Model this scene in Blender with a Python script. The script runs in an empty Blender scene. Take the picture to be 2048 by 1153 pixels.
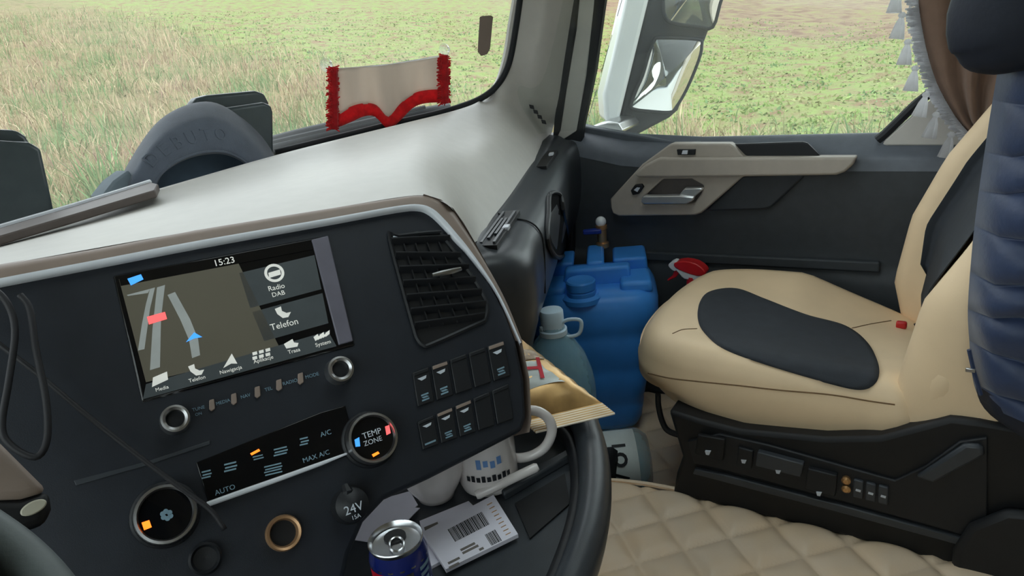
import bpy, bmesh, math, random
import numpy as np
from mathutils import Vector, Matrix
from mathutils.bvhtree import BVHTree

random.seed(7)
rng = np.random.default_rng(7)
S = bpy.context.scene
COL = S.collection

# ------------------------------------------------------------------ camera, sky, exposure
F = 1450.0                       # focal length in pixels of a 2048 x 1153 picture
YAW, PITCH, ROLL = math.radians(56), math.radians(20.3), math.radians(7.3)
CAM = Vector((-.74, 0, 1.165))   # x right, y forward, z up; cab floor at z = 0
_d = Vector((math.sin(YAW)*math.cos(PITCH), math.cos(YAW)*math.cos(PITCH), -math.sin(PITCH)))
_r0 = Vector((math.cos(YAW), -math.sin(YAW), 0)); _u0 = _r0.cross(_d)
_r = _r0*math.cos(ROLL) - _u0*math.sin(ROLL)
_u = _u0*math.cos(ROLL) + _r0*math.sin(ROLL)
cd = bpy.data.cameras.new('camera'); cam = bpy.data.objects.new('camera', cd); COL.objects.link(cam)
cd.sensor_width = 36; cd.sensor_fit = 'HORIZONTAL'; cd.lens = F/2048*36; cd.clip_start = .02; cd.clip_end = 500
M = Matrix((_r, _u, -_d)).transposed().to_4x4(); M.translation = CAM; cam.matrix_world = M
S.camera = cam

world = bpy.data.worlds.new('overcast_sky'); S.world = world; world.use_nodes = True
wn = world.node_tree.nodes; wl = world.node_tree.links
bg = wn['Background']; bg.inputs['Strength'].default_value = 1.35
tc = wn.new('ShaderNodeTexCoord'); sep = wn.new('ShaderNodeSeparateXYZ'); rmp = wn.new('ShaderNodeValToRGB')
wl.new(tc.outputs['Generated'], sep.inputs[0]); wl.new(sep.outputs['Z'], rmp.inputs[0]); wl.new(rmp.outputs[0], bg.inputs[0])
rmp.color_ramp.elements[0].position = 0.0; rmp.color_ramp.elements[0].color = (.86, .92, .96, 1)
rmp.color_ramp.elements[1].position = 1.0; rmp.color_ramp.elements[1].color = (.88, .95, 1.0, 1)

vs = S.view_settings
S.display_settings.display_device = 'sRGB'
vs.view_transform = 'Standard'; vs.look = 'None'; vs.gamma = 1; vs.use_curve_mapping = False
vs.exposure = 1.1
S.cycles.diffuse_bounces = 8; S.cycles.max_bounces = 14; S.cycles.transparent_max_bounces = 16

# ------------------------------------------------------------------ helpers
def ray(px, py):
    return _d + _r*((px-1024)/F) - _u*((py-576.5)/F)
def H(px, py, ax, val):
    """point of the plane (axis ax = val) seen at that spot of the photograph"""
    v = ray(px, py); t = (val-CAM[ax])/v[ax]; return CAM + v*t
def HP(px, py, P0, n):
    v = ray(px, py); t = (P0-CAM).dot(n)/v.dot(n); return CAM + v*t
def AT(px, py, D):
    return CAM + ray(px, py).normalized()*D

class G:
    def __init__(s): s.v = []; s.f = []
    def add(s, vs_, fs_):
        o = len(s.v); s.v += [Vector(v) for v in vs_]; s.f += [tuple(i+o for i in f) for f in fs_]; return s
    def box(s, c, size, rot=None):
        c = Vector(c); hx, hy, hz = [k/2 for k in size]
        pts = [Vector((x, y, z)) for x in (-hx, hx) for y in (-hy, hy) for z in (-hz, hz)]
        if rot is not None: pts = [rot @ p for p in pts]
        return s.add([c+p for p in pts], [(0,1,3,2),(4,6,7,5),(0,4,5,1),(2,3,7,6),(0,2,6,4),(1,5,7,3)])
    def prism(s, poly, off0, off1):
        """poly: 3-D outline; off0, off1: displacement vectors of the two faces"""
        n = len(poly); a = [Vector(p)+Vector(off0) for p in poly]; b = [Vector(p)+Vector(off1) for p in poly]
        return s.add(a+b, [tuple(range(n))[::-1], tuple(range(n, 2*n))] + [(i, (i+1) % n, n+(i+1) % n, n+i) for i in range(n)])
    def tube(s, pts, rad, n=8, closed=False, sx=1.0, upv=None):
        pts = [Vector(p) for p in pts]; m = len(pts)
        rad = rad if isinstance(rad, (list, tuple)) else [rad]*m
        vs_ = []; prev = None
        for i, p in enumerate(pts):
            if closed: t = pts[(i+1) % m]-pts[i-1]
            else: t = pts[min(i+1, m-1)]-pts[max(i-1, 0)]
            t.normalize()
            if prev is None:
                a = Vector(upv) if upv is not None else (Vector((0, 0, 1)) if abs(t.z) < .9 else Vector((1, 0, 0)))
            else: a = prev
            a = (a - t*a.dot(t)).normalized(); prev = a; b = t.cross(a)
            for k in range(n):
                w = 2*math.pi*k/n; vs_.append(p + (a*math.cos(w)*sx + b*math.sin(w))*rad[i])
        fs_ = []
        for i in range(m if closed else m-1):
            j = (i+1) % m
            for k in range(n): fs_.append((i*n+k, i*n+(k+1) % n, j*n+(k+1) % n, j*n+k))
        if not closed: fs_ += [tuple(range(n))[::-1], tuple(range((m-1)*n, m*n))]
        return s.add(vs_, fs_)
    def lathe(s, prof, org, axis=(0, 0, 1), n=24, cap=True, ref=None, mod=None):
        """prof: (radius, height) from the bottom up"""
        ax = Vector(axis).normalized(); org = Vector(org)
        a = Vector(ref) if ref is not None else (Vector((1, 0, 0)) if abs(ax.x) < .9 else Vector((0, 1, 0)))
        a = (a-ax*a.dot(ax)).normalized(); b = ax.cross(a); vs_ = []
        for i, (r, h) in enumerate(prof):
            for k in range(n):
                w = 2*math.pi*k/n; rr = r*(mod(w, h) if mod else 1)
                vs_.append(org+ax*h+(a*math.cos(w)+b*math.sin(w))*rr)
        m = len(prof); fs_ = [(i*n+k, i*n+(k+1) % n, (i+1)*n+(k+1) % n, (i+1)*n+k) for i in range(m-1) for k in range(n)]
        if cap: fs_ += [tuple(range(n))[::-1], tuple(range((m-1)*n, m*n))]
        return s.add(vs_, fs_)
    def grid(s, rows, closed_u=False):
        m = len(rows); n = len(rows[0]); vs_ = [p for r in rows for p in r]
        fs_ = [(i*n+k, i*n+(k+1) % n, (i+1)*n+(k+1) % n, (i+1)*n+k) for i in range(m-1) for k in range(n if closed_u else n-1)]
        return s.add(vs_, fs_)
    def ball(s, c, r, n=12, m=8, rot=None):
        c = Vector(c); r = r if isinstance(r, (tuple, list)) else (r, r, r); rows = []
        for i in range(m+1):
            a = -math.pi/2+math.pi*i/m; row = []
            for k in range(n):
                w = 2*math.pi*k/n; p = Vector((r[0]*math.cos(a)*math.cos(w), r[1]*math.cos(a)*math.sin(w), r[2]*math.sin(a)))
                row.append(c+(rot @ p if rot is not None else p))
            rows.append(row)
        return s.grid(rows, True)
    def build(s, name, mat, parent=None, angle=35, bevel=0, seg=2, sub=0, thick=0, crease=None):
        me = bpy.data.meshes.new(name); me.from_pydata([tuple(v) for v in s.v], [], s.f); me.update()
        bm = bmesh.new(); bm.from_mesh(me); bmesh.ops.remove_doubles(bm, verts=bm.verts, dist=1e-6)
        bmesh.ops.recalc_face_normals(bm, faces=bm.faces); bm.to_mesh(me); bm.free()
        o = bpy.data.objects.new(name, me); COL.objects.link(o)
        finish(o, mat, parent, angle)
        if thick:
            md = o.modifiers.new('thickness', 'SOLIDIFY'); md.thickness = thick; md.offset = 0
        if bevel:
            md = o.modifiers.new('edges', 'BEVEL'); md.width = bevel; md.segments = seg; md.limit_method = 'ANGLE'; md.angle_limit = .6
        if sub:
            md = o.modifiers.new('smooth', 'SUBSURF'); md.levels = sub; md.render_levels = sub
        return o

def finish(o, mat, parent=None, angle=35):
    me = o.data
    for p in me.polygons: p.use_smooth = True
    if angle < 180: me.set_sharp_from_angle(angle=math.radians(angle))
    me.materials.append(mat)
    if parent is not None:
        o.parent = parent; o.matrix_parent_inverse = Matrix.Translation(-Vector(parent.location))

def thing(name, loc, label, cat, group=None, kind=None):
    o = bpy.data.objects.new(name, None); o.empty_display_size = .05; COL.objects.link(o); o.location = loc
    return tag(o, label, cat, group, kind)
def tag(o, label, cat=None, group=None, kind=None):
    o['label'] = label
    if cat: o['category'] = cat
    if group: o['group'] = group
    if kind: o['kind'] = kind
    return o

def text(name, s, size, P, u, w, mat, parent, ext=.0002, align='CENTER', shear=0, bold=0):
    c = bpy.data.curves.new(name, 'FONT'); c.body = s; c.size = size; c.align_x = align; c.align_y = 'CENTER'; c.extrude = ext; c.shear = shear; c.offset = bold
    c.resolution_u = 3
    t = bpy.data.objects.new(name, c); COL.objects.link(t)
    dg = bpy.context.evaluated_depsgraph_get(); me = bpy.data.meshes.new_from_object(t.evaluated_get(dg))
    bpy.data.objects.remove(t)
    u = Vector(u).normalized(); n = u.cross(Vector(w)).normalized(); w = n.cross(u)
    MM = Matrix((u, w, n)).transposed().to_4x4(); MM.translation = Vector(P); me.transform(MM)
    o = bpy.data.objects.new(name, me); COL.objects.link(o); me.materials.clear(); finish(o, mat, parent); return o

def cr(pts, n):
    """Catmull-Rom through pts, n samples per span"""
    pts = [Vector(p) for p in pts]; out = []
    for i in range(len(pts)-1):
        p0 = pts[i-1] if i > 0 else pts[0]*2-pts[1]; p1, p2 = pts[i], pts[i+1]
        p3 = pts[i+2] if i+2 < len(pts) else p2*2-p1
        for k in range(n):
            t = k/n
            out.append(.5*((2*p1)+(p2-p0)*t+(2*p0-5*p1+4*p2-p3)*t*t+(3*p1-p0-3*p2+p3)*t**3))
    out.append(pts[-1]); return out
def crc(pts, n):
    """closed Catmull-Rom"""
    k = len(pts); pts = [Vector(p) for p in pts]; out = []
    for i in range(k):
        p0, p1, p2, p3 = pts[i-1], pts[i], pts[(i+1) % k], pts[(i+2) % k]
        for j in range(n):
            t = j/n; out.append(.5*((2*p1)+(p2-p0)*t+(2*p0-5*p1+4*p2-p3)*t*t+(3*p1-p0-3*p2+p3)*t**3))
    return out

def bvh(o): return BVHTree.FromPolygons([v.co.copy() for v in o.data.vertices], [tuple(p.vertices) for p in o.data.polygons])
def shoot(tree, px, py, off=.002):
    h = tree.ray_cast(CAM, ray(px, py).normalized())
    if h[0] is None: return None
    n_ = h[1] if h[1].dot(ray(px, py)) < 0 else -h[1]
    return h[0]+n_*off

def hexc(r, g, b):
    f = lambda c: (c/255/12.92 if c/255 <= .04045 else ((c/255+.055)/1.055)**2.4)
    return (f(r), f(g), f(b))

def mat(name, col, rough=.5, metal=0, spec=.5, var=.06, scale=40, bump=0, bscale=300, coat=0, emit=0, col2=None, stretch=None, trans=0, ior=1.45, sheen=0):
    m = bpy.data.materials.new(name); m.use_nodes = True; nt = m.node_tree; N = nt.nodes; L = nt.links
    b = N['Principled BSDF']; b.inputs['Roughness'].default_value = rough; b.inputs['Metallic'].default_value = metal
    b.inputs['Specular IOR Level'].default_value = spec; b.inputs['Coat Weight'].default_value = coat
    b.inputs['Transmission Weight'].default_value = trans; b.inputs['IOR'].default_value = ior
    b.inputs['Sheen Weight'].default_value = sheen
    t = N.new('ShaderNodeTexCoord'); nz = N.new('ShaderNodeTexNoise'); nz.inputs['Scale'].default_value = scale; nz.inputs['Detail'].default_value = 3
    src = t.outputs['Object']
    if stretch:
        mp = N.new('ShaderNodeMapping'); mp.inputs['Scale'].default_value = stretch; L.new(src, mp.inputs[0]); src = mp.outputs[0]
    L.new(src, nz.inputs['Vector'])
    r = N.new('ShaderNodeValToRGB'); L.new(nz.outputs['Fac'], r.inputs[0])
    c2 = col2 if col2 else tuple(min(1, c*(1+var)) for c in col); c1 = col if col2 else tuple(c*(1-var) for c in col)
    r.color_ramp.elements[0].position = .35; r.color_ramp.elements[0].color = (*c1, 1)
    r.color_ramp.elements[1].position = .65; r.color_ramp.elements[1].color = (*c2, 1)
    L.new(r.outputs[0], b.inputs['Base Color'])
    if emit:
        L.new(r.outputs[0], b.inputs['Emission Color']); b.inputs['Emission Strength'].default_value = emit
    if bump:
        n2 = N.new('ShaderNodeTexNoise'); n2.inputs['Scale'].default_value = bscale; n2.inputs['Detail'].default_value = 2
        L.new(src, n2.inputs['Vector'])
        bp = N.new('ShaderNodeBump'); bp.inputs['Strength'].default_value = bump; bp.inputs['Distance'].default_value = .002
        L.new(n2.outputs['Fac'], bp.inputs['Height']); L.new(bp.outputs[0], b.inputs['Normal'])
    return m

def glass_mat(name, tint=(1, 1, 1), dust=.03):
    m = bpy.data.materials.new(name); m.use_nodes = True; nt = m.node_tree; N = nt.nodes; L = nt.links
    N.remove(N['Principled BSDF']); out = N['Material Output']
    tr = N.new('ShaderNodeBsdfTransparent'); tr.inputs[0].default_value = (*tint, 1)
    gl = N.new('ShaderNodeBsdfGlossy'); gl.inputs['Roughness'].default_value = .02
    fr = N.new('ShaderNodeFresnel'); fr.inputs[0].default_value = 1.3
    mx = N.new('ShaderNodeMixShader'); L.new(fr.outputs[0], mx.inputs[0]); L.new(tr.outputs[0], mx.inputs[1]); L.new(gl.outputs[0], mx.inputs[2])
    df = N.new('ShaderNodeBsdfTranslucent'); df.inputs[0].default_value = (.9, .95, .95, 1)
    nz = N.new('ShaderNodeTexNoise'); nz.inputs['Scale'].default_value = 6; mt = N.new('ShaderNodeMath'); mt.operation = 'MULTIPLY'
    mt.inputs[1].default_value = dust*2; L.new(nz.outputs['Fac'], mt.inputs[0])
    m2 = N.new('ShaderNodeMixShader'); L.new(mt.outputs[0], m2.inputs[0]); L.new(mx.outputs[0], m2.inputs[1]); L.new(df.outputs[0], m2.inputs[2])
    L.new(m2.outputs[0], out.inputs[0]); return m

# ------------------------------------------------------------------ materials
MT = {}
MT['dash'] = mat('warm_grey_dash_plastic', hexc(198, 195, 189), .5, bump=.08, bscale=900, var=.02)
MT['brown'] = mat('brown_grey_trim', hexc(142, 126, 116), .5, var=.04)
MT['silver'] = mat('silver_trim', hexc(222, 226, 234), .3, metal=.0, coat=.3, var=.03)
MT['chrome'] = mat('chrome', (.9, .91, .93), .3, metal=.8, var=.03)
MT['satin'] = mat('satin_metal', (.55, .55, .56), .3, metal=1, var=.05)
MT['panel'] = mat('dark_console_plastic', hexc(36, 40, 47), .42, bump=.06, bscale=900)
MT['black'] = mat('black_plastic', hexc(27, 29, 33), .5, bump=.06, bscale=800)
MT['deep'] = mat('deep_black_plastic', hexc(20, 21, 24), .55)
MT['gloss'] = mat('gloss_black', hexc(14, 15, 18), .12, coat=.4)
MT['charcoal'] = mat('charcoal_soft_touch', hexc(58, 62, 67), .38, bump=.08, bscale=700)
MT['door'] = mat('charcoal_door_plastic', hexc(62, 66, 70), .6, bump=.12, bscale=600)
MT['doortrim'] = mat('taupe_door_trim', hexc(176, 167, 156), .5, var=.03)
MT['doorrec'] = mat('dark_taupe', hexc(104, 98, 95), .55)
MT['beige'] = mat('beige_seat_leather', hexc(240, 212, 174), .48, bump=.07, bscale=500, var=.03, scale=12)
MT['insert'] = mat('dark_suede_insert', hexc(50, 54, 60), .85, bump=.25, bscale=900)
MT['seam'] = mat('brown_seam', hexc(120, 92, 62), .7)
MT['quilt'] = mat('beige_quilted_leather', hexc(226, 206, 182), .42, bump=.08, bscale=500, scale=9, col2=hexc(230, 204, 172))
MT['icon'] = mat('icon_print', hexc(205, 212, 222), .5)
MT['iconblue'] = mat('pale_blue_icon_print', hexc(125, 155, 172), .5)
MT['shell'] = mat('cab_lining', hexc(196, 188, 176), .8, bump=.1)
MT['white'] = mat('white_paint', hexc(236, 240, 243), .25, coat=.5, var=.01)
MT['rubber'] = mat('black_rubber', hexc(30, 33, 38), .6)
MT['glass'] = glass_mat('windscreen_glass', (.97, .99, .98), .06)
MT['glass2'] = glass_mat('side_glass', (.95, .98, .96), .03)

def translucent(m, w):
    """thin cloth: part of the light passes through"""
    N = m.node_tree.nodes; L = m.node_tree.links; b = N['Principled BSDF']; out = N['Material Output']
    t = N.new('ShaderNodeBsdfTranslucent'); src = b.inputs['Base Color'].links[0].from_socket; L.new(src, t.inputs[0])
    mx = N.new('ShaderNodeMixShader'); mx.inputs[0].default_value = w; L.new(b.outputs[0], mx.inputs[1]); L.new(t.outputs[0], mx.inputs[2]); L.new(mx.outputs[0], out.inputs[0])

# ------------------------------------------------------------------ terrain outside
def ground(x, y):
    t = np.maximum(0, y-5); z = -1.55+.165*t*t/(t+3)
    return z + .10*np.sin(x*.9+1.3)*np.cos(y*.8) * np.clip((np.hypot(x, y)-3)/4, 0, 1) + .04*np.sin(x*2.3+y*1.7)
xs = np.concatenate([np.arange(-60, -6, 6.0), np.arange(-6, 60, .6), np.arange(60, 200, 8.0)])
ys = np.concatenate([np.arange(-60, -6, 6.0), np.arange(-6, 50, .6), np.arange(50, 190, 8.0)])
g = G(); X, Y = np.meshgrid(xs, ys); Z = ground(X, Y)
g.add([(X[j, i], Y[j, i], Z[j, i]) for j in range(len(ys)) for i in range(len(xs))],
      [(j*len(xs)+i, j*len(xs)+i+1, (j+1)*len(xs)+i+1, (j+1)*len(xs)+i) for j in range(len(ys)-1) for i in range(len(xs)-1)])
def ground_mat():
    m = bpy.data.materials.new('field_soil_and_crop'); m.use_nodes = True; N = m.node_tree.nodes; L = m.node_tree.links
    b = N['Principled BSDF']; b.inputs['Roughness'].default_value = .95; b.inputs['Specular IOR Level'].default_value = .1
    t = N.new('ShaderNodeTexCoord'); sp = N.new('ShaderNodeSeparateXYZ'); L.new(t.outputs['Object'], sp.inputs[0])
    def noise(sc, det=4):
        n = N.new('ShaderNodeTexNoise'); n.inputs['Scale'].default_value = sc; n.inputs['Detail'].default_value = det; L.new(t.outputs['Object'], n.inputs['Vector']); return n.outputs['Fac']
    def math_(op, a, bb):
        n = N.new('ShaderNodeMath'); n.operation = op
        for k, q in enumerate((a, bb)):
            if hasattr(q, 'links'): L.new(q, n.inputs[k])
            else: n.inputs[k].default_value = q
        return n.outputs[0]
    def ramp(f, *st):
        r = N.new('ShaderNodeValToRGB'); L.new(f, r.inputs[0]); e = r.color_ramp.elements
        while len(e) < len(st): e.new(.5)
        for k, (p, c) in enumerate(st): e[k].position = p; e[k].color = (*c, 1)
        return r.outputs[0]
    def mix(f, a, c):
        n = N.new('ShaderNodeMix'); n.data_type = 'RGBA'; L.new(f, n.inputs[0]); L.new(a, n.inputs[6]); L.new(c, n.inputs[7]); return n.outputs[2]
    verge = ramp(noise(1.3), (.3, hexc(112, 108, 76)), (.5, hexc(142, 130, 98)), (.7, hexc(118, 124, 80)))
    crop = ramp(noise(2.2), (.34, hexc(134, 112, 86)), (.46, hexc(136, 134, 92)), (.62, hexc(134, 148, 88)))
    soil = ramp(noise(1.1), (.35, hexc(122, 98, 84)), (.5, hexc(140, 120, 98)), (.68, hexc(138, 136, 92)))
    n1 = math_('MULTIPLY', noise(.35), 5.0)
    a = math_('SUBTRACT', math_('ADD', sp.outputs['X'], n1), math_('MULTIPLY', sp.outputs['Y'], .33))
    f1 = ramp(math_('MULTIPLY', math_('SUBTRACT', a, 12.0), .4), (0, (0, 0, 0)), (1, (1, 1, 1)))
    a2 = math_('SUBTRACT', math_('ADD', sp.outputs['X'], n1), math_('MULTIPLY', sp.outputs['Y'], .6))
    f2 = ramp(math_('MULTIPLY', math_('SUBTRACT', a2, 31.0), .15), (0, (0, 0, 0)), (1, (1, 1, 1)))
    L.new(mix(f2, mix(f1, verge, crop), soil), b.inputs['Base Color'])
    bp = N.new('ShaderNodeBump'); bp.inputs['Strength'].default_value = .8; bp.inputs['Distance'].default_value = .2; L.new(noise(5), bp.inputs['Height']); L.new(bp.outputs[0], b.inputs['Normal'])
    return m
tag(g.build('field_terrain', ground_mat(), angle=180), 'sloping roadside field of green crop, dry grass and ploughed brown soil', 'field', kind='structure')

def blades(name, n, sampler, hrange, wrange, mats, weights, label, cat, lean=.35, segs=2):
    px, py = sampler(n); n = len(px); pz = ground(px, py)
    h = rng.uniform(*hrange, n)*rng.uniform(.6, 1.15, n); w = rng.uniform(*wrange, n)
    ang = rng.uniform(0, 2*np.pi, n); la = rng.uniform(0, 2*np.pi, n); ln = rng.normal(0, lean, n)
    ax, ay = np.cos(ang), np.sin(ang)
    V = np.zeros((n, 2*segs+1, 3))
    for k in range(segs+1):
        t = k/segs; cx = px+np.cos(la)*ln*h*t**1.7; cy = py+np.sin(la)*ln*h*t**1.7; cz = pz-.03+h*t*(1-.25*np.abs(ln)*t)
        if k < segs:
            ww = w*(1-.55*t)
            V[:, 2*k] = np.stack([cx-ax*ww, cy-ay*ww, cz], 1); V[:, 2*k+1] = np.stack([cx+ax*ww, cy+ay*ww, cz], 1)
        else: V[:, 2*k] = np.stack([cx, cy, cz], 1)
    q = 2*segs+1; base = np.arange(n)*q; faces = []
    for k in range(segs-1):
        faces.append(np.stack([base+2*k, base+2*k+1, base+2*k+3, base+2*k+2], 1))
    tri = np.stack([base+2*segs-2, base+2*segs-1, base+2*segs], 1)
    me = bpy.data.meshes.new(name)
    nq = sum(len(f) for f in faces); loops = np.concatenate([f.ravel() for f in faces]+[tri.ravel()])
    starts = np.concatenate([np.arange(nq)*4, nq*4+np.arange(n)*3])
    me.vertices.add(n*q); me.vertices.foreach_set('co', V.ravel())
    me.loops.add(len(loops)); me.loops.foreach_set('vertex_index', loops.astype(np.int32))
    me.polygons.add(len(starts)); me.polygons.foreach_set('loop_start', starts.astype(np.int32))
    pn = np.sin(px*1.3+np.sin(py*.9)*2)+np.sin(py*1.7-px*.6+2)+rng.normal(0, .9, n)   # plants of a kind grow in patches
    rank = np.argsort(np.argsort(pn))/n; mi = np.searchsorted(np.cumsum(np.array(weights)/sum(weights))[:-1], rank)
    me.polygons.foreach_set('material_index', np.concatenate([np.tile(mi, segs-1), mi]).astype(np.int32))
    me.update(calc_edges=True); me.validate()
    o = bpy.data.objects.new(name, me); COL.objects.link(o)
    for m in mats: me.materials.append(m)
    return tag(o, label, cat, kind='stuff')
def leafmat(name, c):
    return mat(name, hexc(*c), .8, spec=.15, var=.18, scale=3)
LM = [leafmat('straw', (188, 172, 140)), leafmat('dry_stalk', (170, 150, 120)), leafmat('olive_grass', (138, 140, 100)),
      leafmat('fresh_grass', (118, 142, 96)), leafmat('seed_head', (156, 134, 114)), leafmat('bright_crop', (138, 158, 94)), leafmat('yellow_crop', (156, 156, 108))]
def s_verge(n):
    a = rng.uniform(math.radians(12), math.radians(100), n); r = 4.2+46*rng.uniform(0, 1, n)**1.9
    x = -.74+np.sin(a)*r; y = np.cos(a)*r
    k = (x-.33*y < 11.0+rng.normal(0, 1.6, n)) & (y > -1) & ((y > 3.6) | (x > 4.2)); return x[k], y[k]
blades('verge_grass', 110000, s_verge, (.25, .75), (.006, .017), [LM[3], LM[2], LM[0], LM[1], LM[4]], (20, 22, 28, 20, 12),
       'tall dry and green verge grass growing between the truck and the field', 'grass', lean=.55)
def s_tuft(n):
    c = 46; cx, cy = s_verge(c*6); cx, cy = cx[:c*2], cy[:c*2]; i = rng.integers(0, len(cx), n)
    x = cx[i]+rng.normal(0, .16, n); y = cy[i]+rng.normal(0, .16, n); k = ((y > 3.8) | (x > 4.6)) & (np.hypot(x, y) < 15); return x[k], y[k]
blades('reed_tufts', 7000, s_tuft, (.6, 1.15), (.012, .026), [LM[3], LM[2], LM[0]], (5, 4, 3),
       'broad-leaved green reed tufts standing out of the dry verge grass', 'reeds', lean=.4, segs=3)
def s_crop(n):
    a = rng.uniform(math.radians(22), math.radians(96), n); r = 11+38*rng.uniform(0, 1, n)**1.3
    x = -.74+np.sin(a)*r; y = np.cos(a)*r; k = (x-.33*y > 10.5) & (x-.6*y < 38+rng.normal(0, 5, n)) & (np.sin(x*.8+y*.5)+np.sin(y*1.3-x*.3) > -1.1+rng.normal(0, .5, len(x))); return x[k], y[k]
blades('crop_leaves', 60000, s_crop, (.05, .14), (.025, .06), [LM[6], LM[5], LM[3]], (5, 6, 2),
       'low bright green crop leaves covering the field', 'crop', lean=1.0)
def s_low(n):
    x, y = s_verge(n); k = x-.33*y > 4; return x[k], y[k]
blades('low_verge_herbs', 20000, s_low, (.1, .3), (.012, .03), LM[2:5], (5, 6, 2), 'low green herbs along the edge of the field', 'grass', lean=.8)

# ------------------------------------------------------------------ cab shell
def YG(x, z):
    """windscreen surface: forward position at (x, z)"""
    return 1.43 - .26*(x/.95)**2 - .10*(abs(x)/.95)**8 - .12*(z-.95)
def HG(px, py, back=0.0):
    """point of the windscreen (moved back into the cab) seen at that spot"""
    v = ray(px, py); t = 1.0
    for _ in range(60):
        p = CAM+v*t; e = p.y-(YG(p.x, p.z)-back); t -= e/max(.25, v.y+.55*p.x*v.x) * .7
    return CAM+v*t
WT = 1.78
g = G(); rows = []
for j in range(13):
    z = .86+(WT-.86)*j/12
    rows.append([(x, YG(x, z), z) for x in [-1.06+2.12*i/40 for i in range(41)]])
g.grid(rows); tag(g.build('window_1', MT['glass'], angle=180), 'large curved windscreen glass in front of the dashboard', 'windscreen', kind='structure')

# floor, rear wall, roof, driver side
g = G(); g.box((0, .12, -.03), (2.24, 2.75, .06)); tag(g.build('floor', MT['black']), 'dark cab floor under the quilted mats', 'floor', kind='structure')
g = G(); g.box((0, -1.27, .95), (2.36, .06, 2.0)); tag(g.build('wall_rear', MT['shell']), 'pale rear wall of the cab behind the seats', 'wall', kind='structure')
g = G(); g.box((0, -.70, 1.98), (2.36, 1.2, .06)); g.box((0, .99, 1.98), (2.36, .62, .06)); g.box((-.74, .29, 1.98), (.88, .78, .06)); g.box((.89, .29, 1.98), (.58, .78, .06)); g.box((0, 1.24, 1.885), (2.2, .16, .21)); tag(g.build('ceiling', MT['shell']), 'pale cab roof lining above the windscreen', 'ceiling', kind='structure')
g = G(); g.box((.15, .29, 2.0), (.9, .78, .006)); tag(g.build('added_hatch', MT['glass2']), 'added glazed roof hatch above the seats, out of view', 'window', kind='structure')  # unseen hatch, added to bring overhead light into the footwell
g = G()
g.box((-1.14, .12, .38), (.06, 2.75, .86)); g.box((-1.14, -.78, 1.38), (.06, 1.0, 1.16)); g.box((-1.14, .2, 1.74), (.06, 2.1, .44)); g.box((-1.14, 1.12, 1.15), (.06, .22, .9))
tag(g.build('wall_left', MT['shell']), 'driver side wall of the cab with its door opening', 'wall', kind='structure')
g = G(); g.box((-1.14, .37, 1.165), (.006, 1.3, .72)); tag(g.build('window_2', MT['glass2']), 'driver door window glass', 'window', kind='structure')
# passenger side: above and behind the door window
g = G(); g.box((1.15, .0, 1.78), (.06, 2.5, .36)); g.box((1.15, -.72, 1.2), (.06, 1.12, .82)); g.box((1.15, -.72, .4), (.06, 1.1, .8))
tag(g.build('wall_right', MT['shell']), 'passenger side wall of the cab above and behind the door window', 'wall', kind='structure')
g = G(); g.box((0, 1.32, .42), (2.2, .06, .9)); g.box((1.10, 1.16, .42), (.05, .32, .84)); g.box((-1.08, 1.2, .42), (.05, .3, .84)); tag(g.build('wall_front', MT['deep']), 'black bulkhead below the windscreen', 'wall', kind='structure')

# black border of the windscreen, seals
back = [(-150, 516), (0, 470), (150, 425), (310, 377), (550, 308), (700, 271), (800, 246), (870, 230), (920, 216), (960, 200), (990, 178), (1010, 148), (1022, 112), (1032, 55), (1040, 0), (1052, -90)]
seal = cr([HG(x, y-2, .022) for x, y in back[4:]], 5)
g = G(); g.tube(seal, .0085, 8); tag(g.build('trim_1', MT['rubber'], angle=180), 'black rubber seal along the windscreen edge', 'seal', kind='structure')
g = G(); g.tube(cr([HG(x, y+6, -.05) for x, y in ((300, 365), (550, 292), (700, 254), (830, 224), (900, 212))], 5), .016, 8)
g.tube(cr([HG(x, y, -.09) for x, y in ((300, 356), (550, 280), (700, 244), (800, 222))], 5), .012, 8)
tag(g.build('trim_2', MT['rubber'], angle=180), 'black cowl strip outside below the windscreen', 'cowl', kind='structure')
w = thing('windscreen_wiper', HG(600, 284, -.06), 'black windscreen wiper resting on the cowl outside behind the pennant', 'wiper')
g = G(); g.tube(cr([HG(x, y, -.055) for x, y in ((545, 296), (640, 272), (740, 250), (850, 219))], 4), .006, 6); g.build('wiper_arm', MT['satin'], w)
g = G(); g.tube(cr([HG(x, y, -.03) for x, y in ((545, 284), (640, 262), (740, 240), (850, 214))], 4), .005, 6); g.build('wiper_blade', MT['rubber'], w)

# ------------------------------------------------------------------ console plane
TH, TA = math.radians(32), math.radians(-24)
PN = Vector((math.sin(TA)*math.cos(TH), -math.cos(TA)*math.cos(TH), math.sin(TH)))
P0 = AT(466, 640, .82)
PU = (Vector((0, 0, 1)).cross(PN)).normalized(); PW = PN.cross(PU).normalized()
# the photograph shows the panel turned a little about its normal
PU, PW = (PU*math.cos(-.075)+PW*math.sin(-.075)), (PW*math.cos(-.075)-PU*math.sin(-.075))
def PL(px, py, off=0.0):
    return HP(px, py, P0, PN)+PN*off
def PL2(px, py, off): return HP(px, py, P0+PN*off, PN)
def psc(px, py): return (PL(px+1, py)-PL(px, py)).length
def LOC(du, dw, base, off=0.0): return base+PU*du+PW*dw+PN*off

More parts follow.
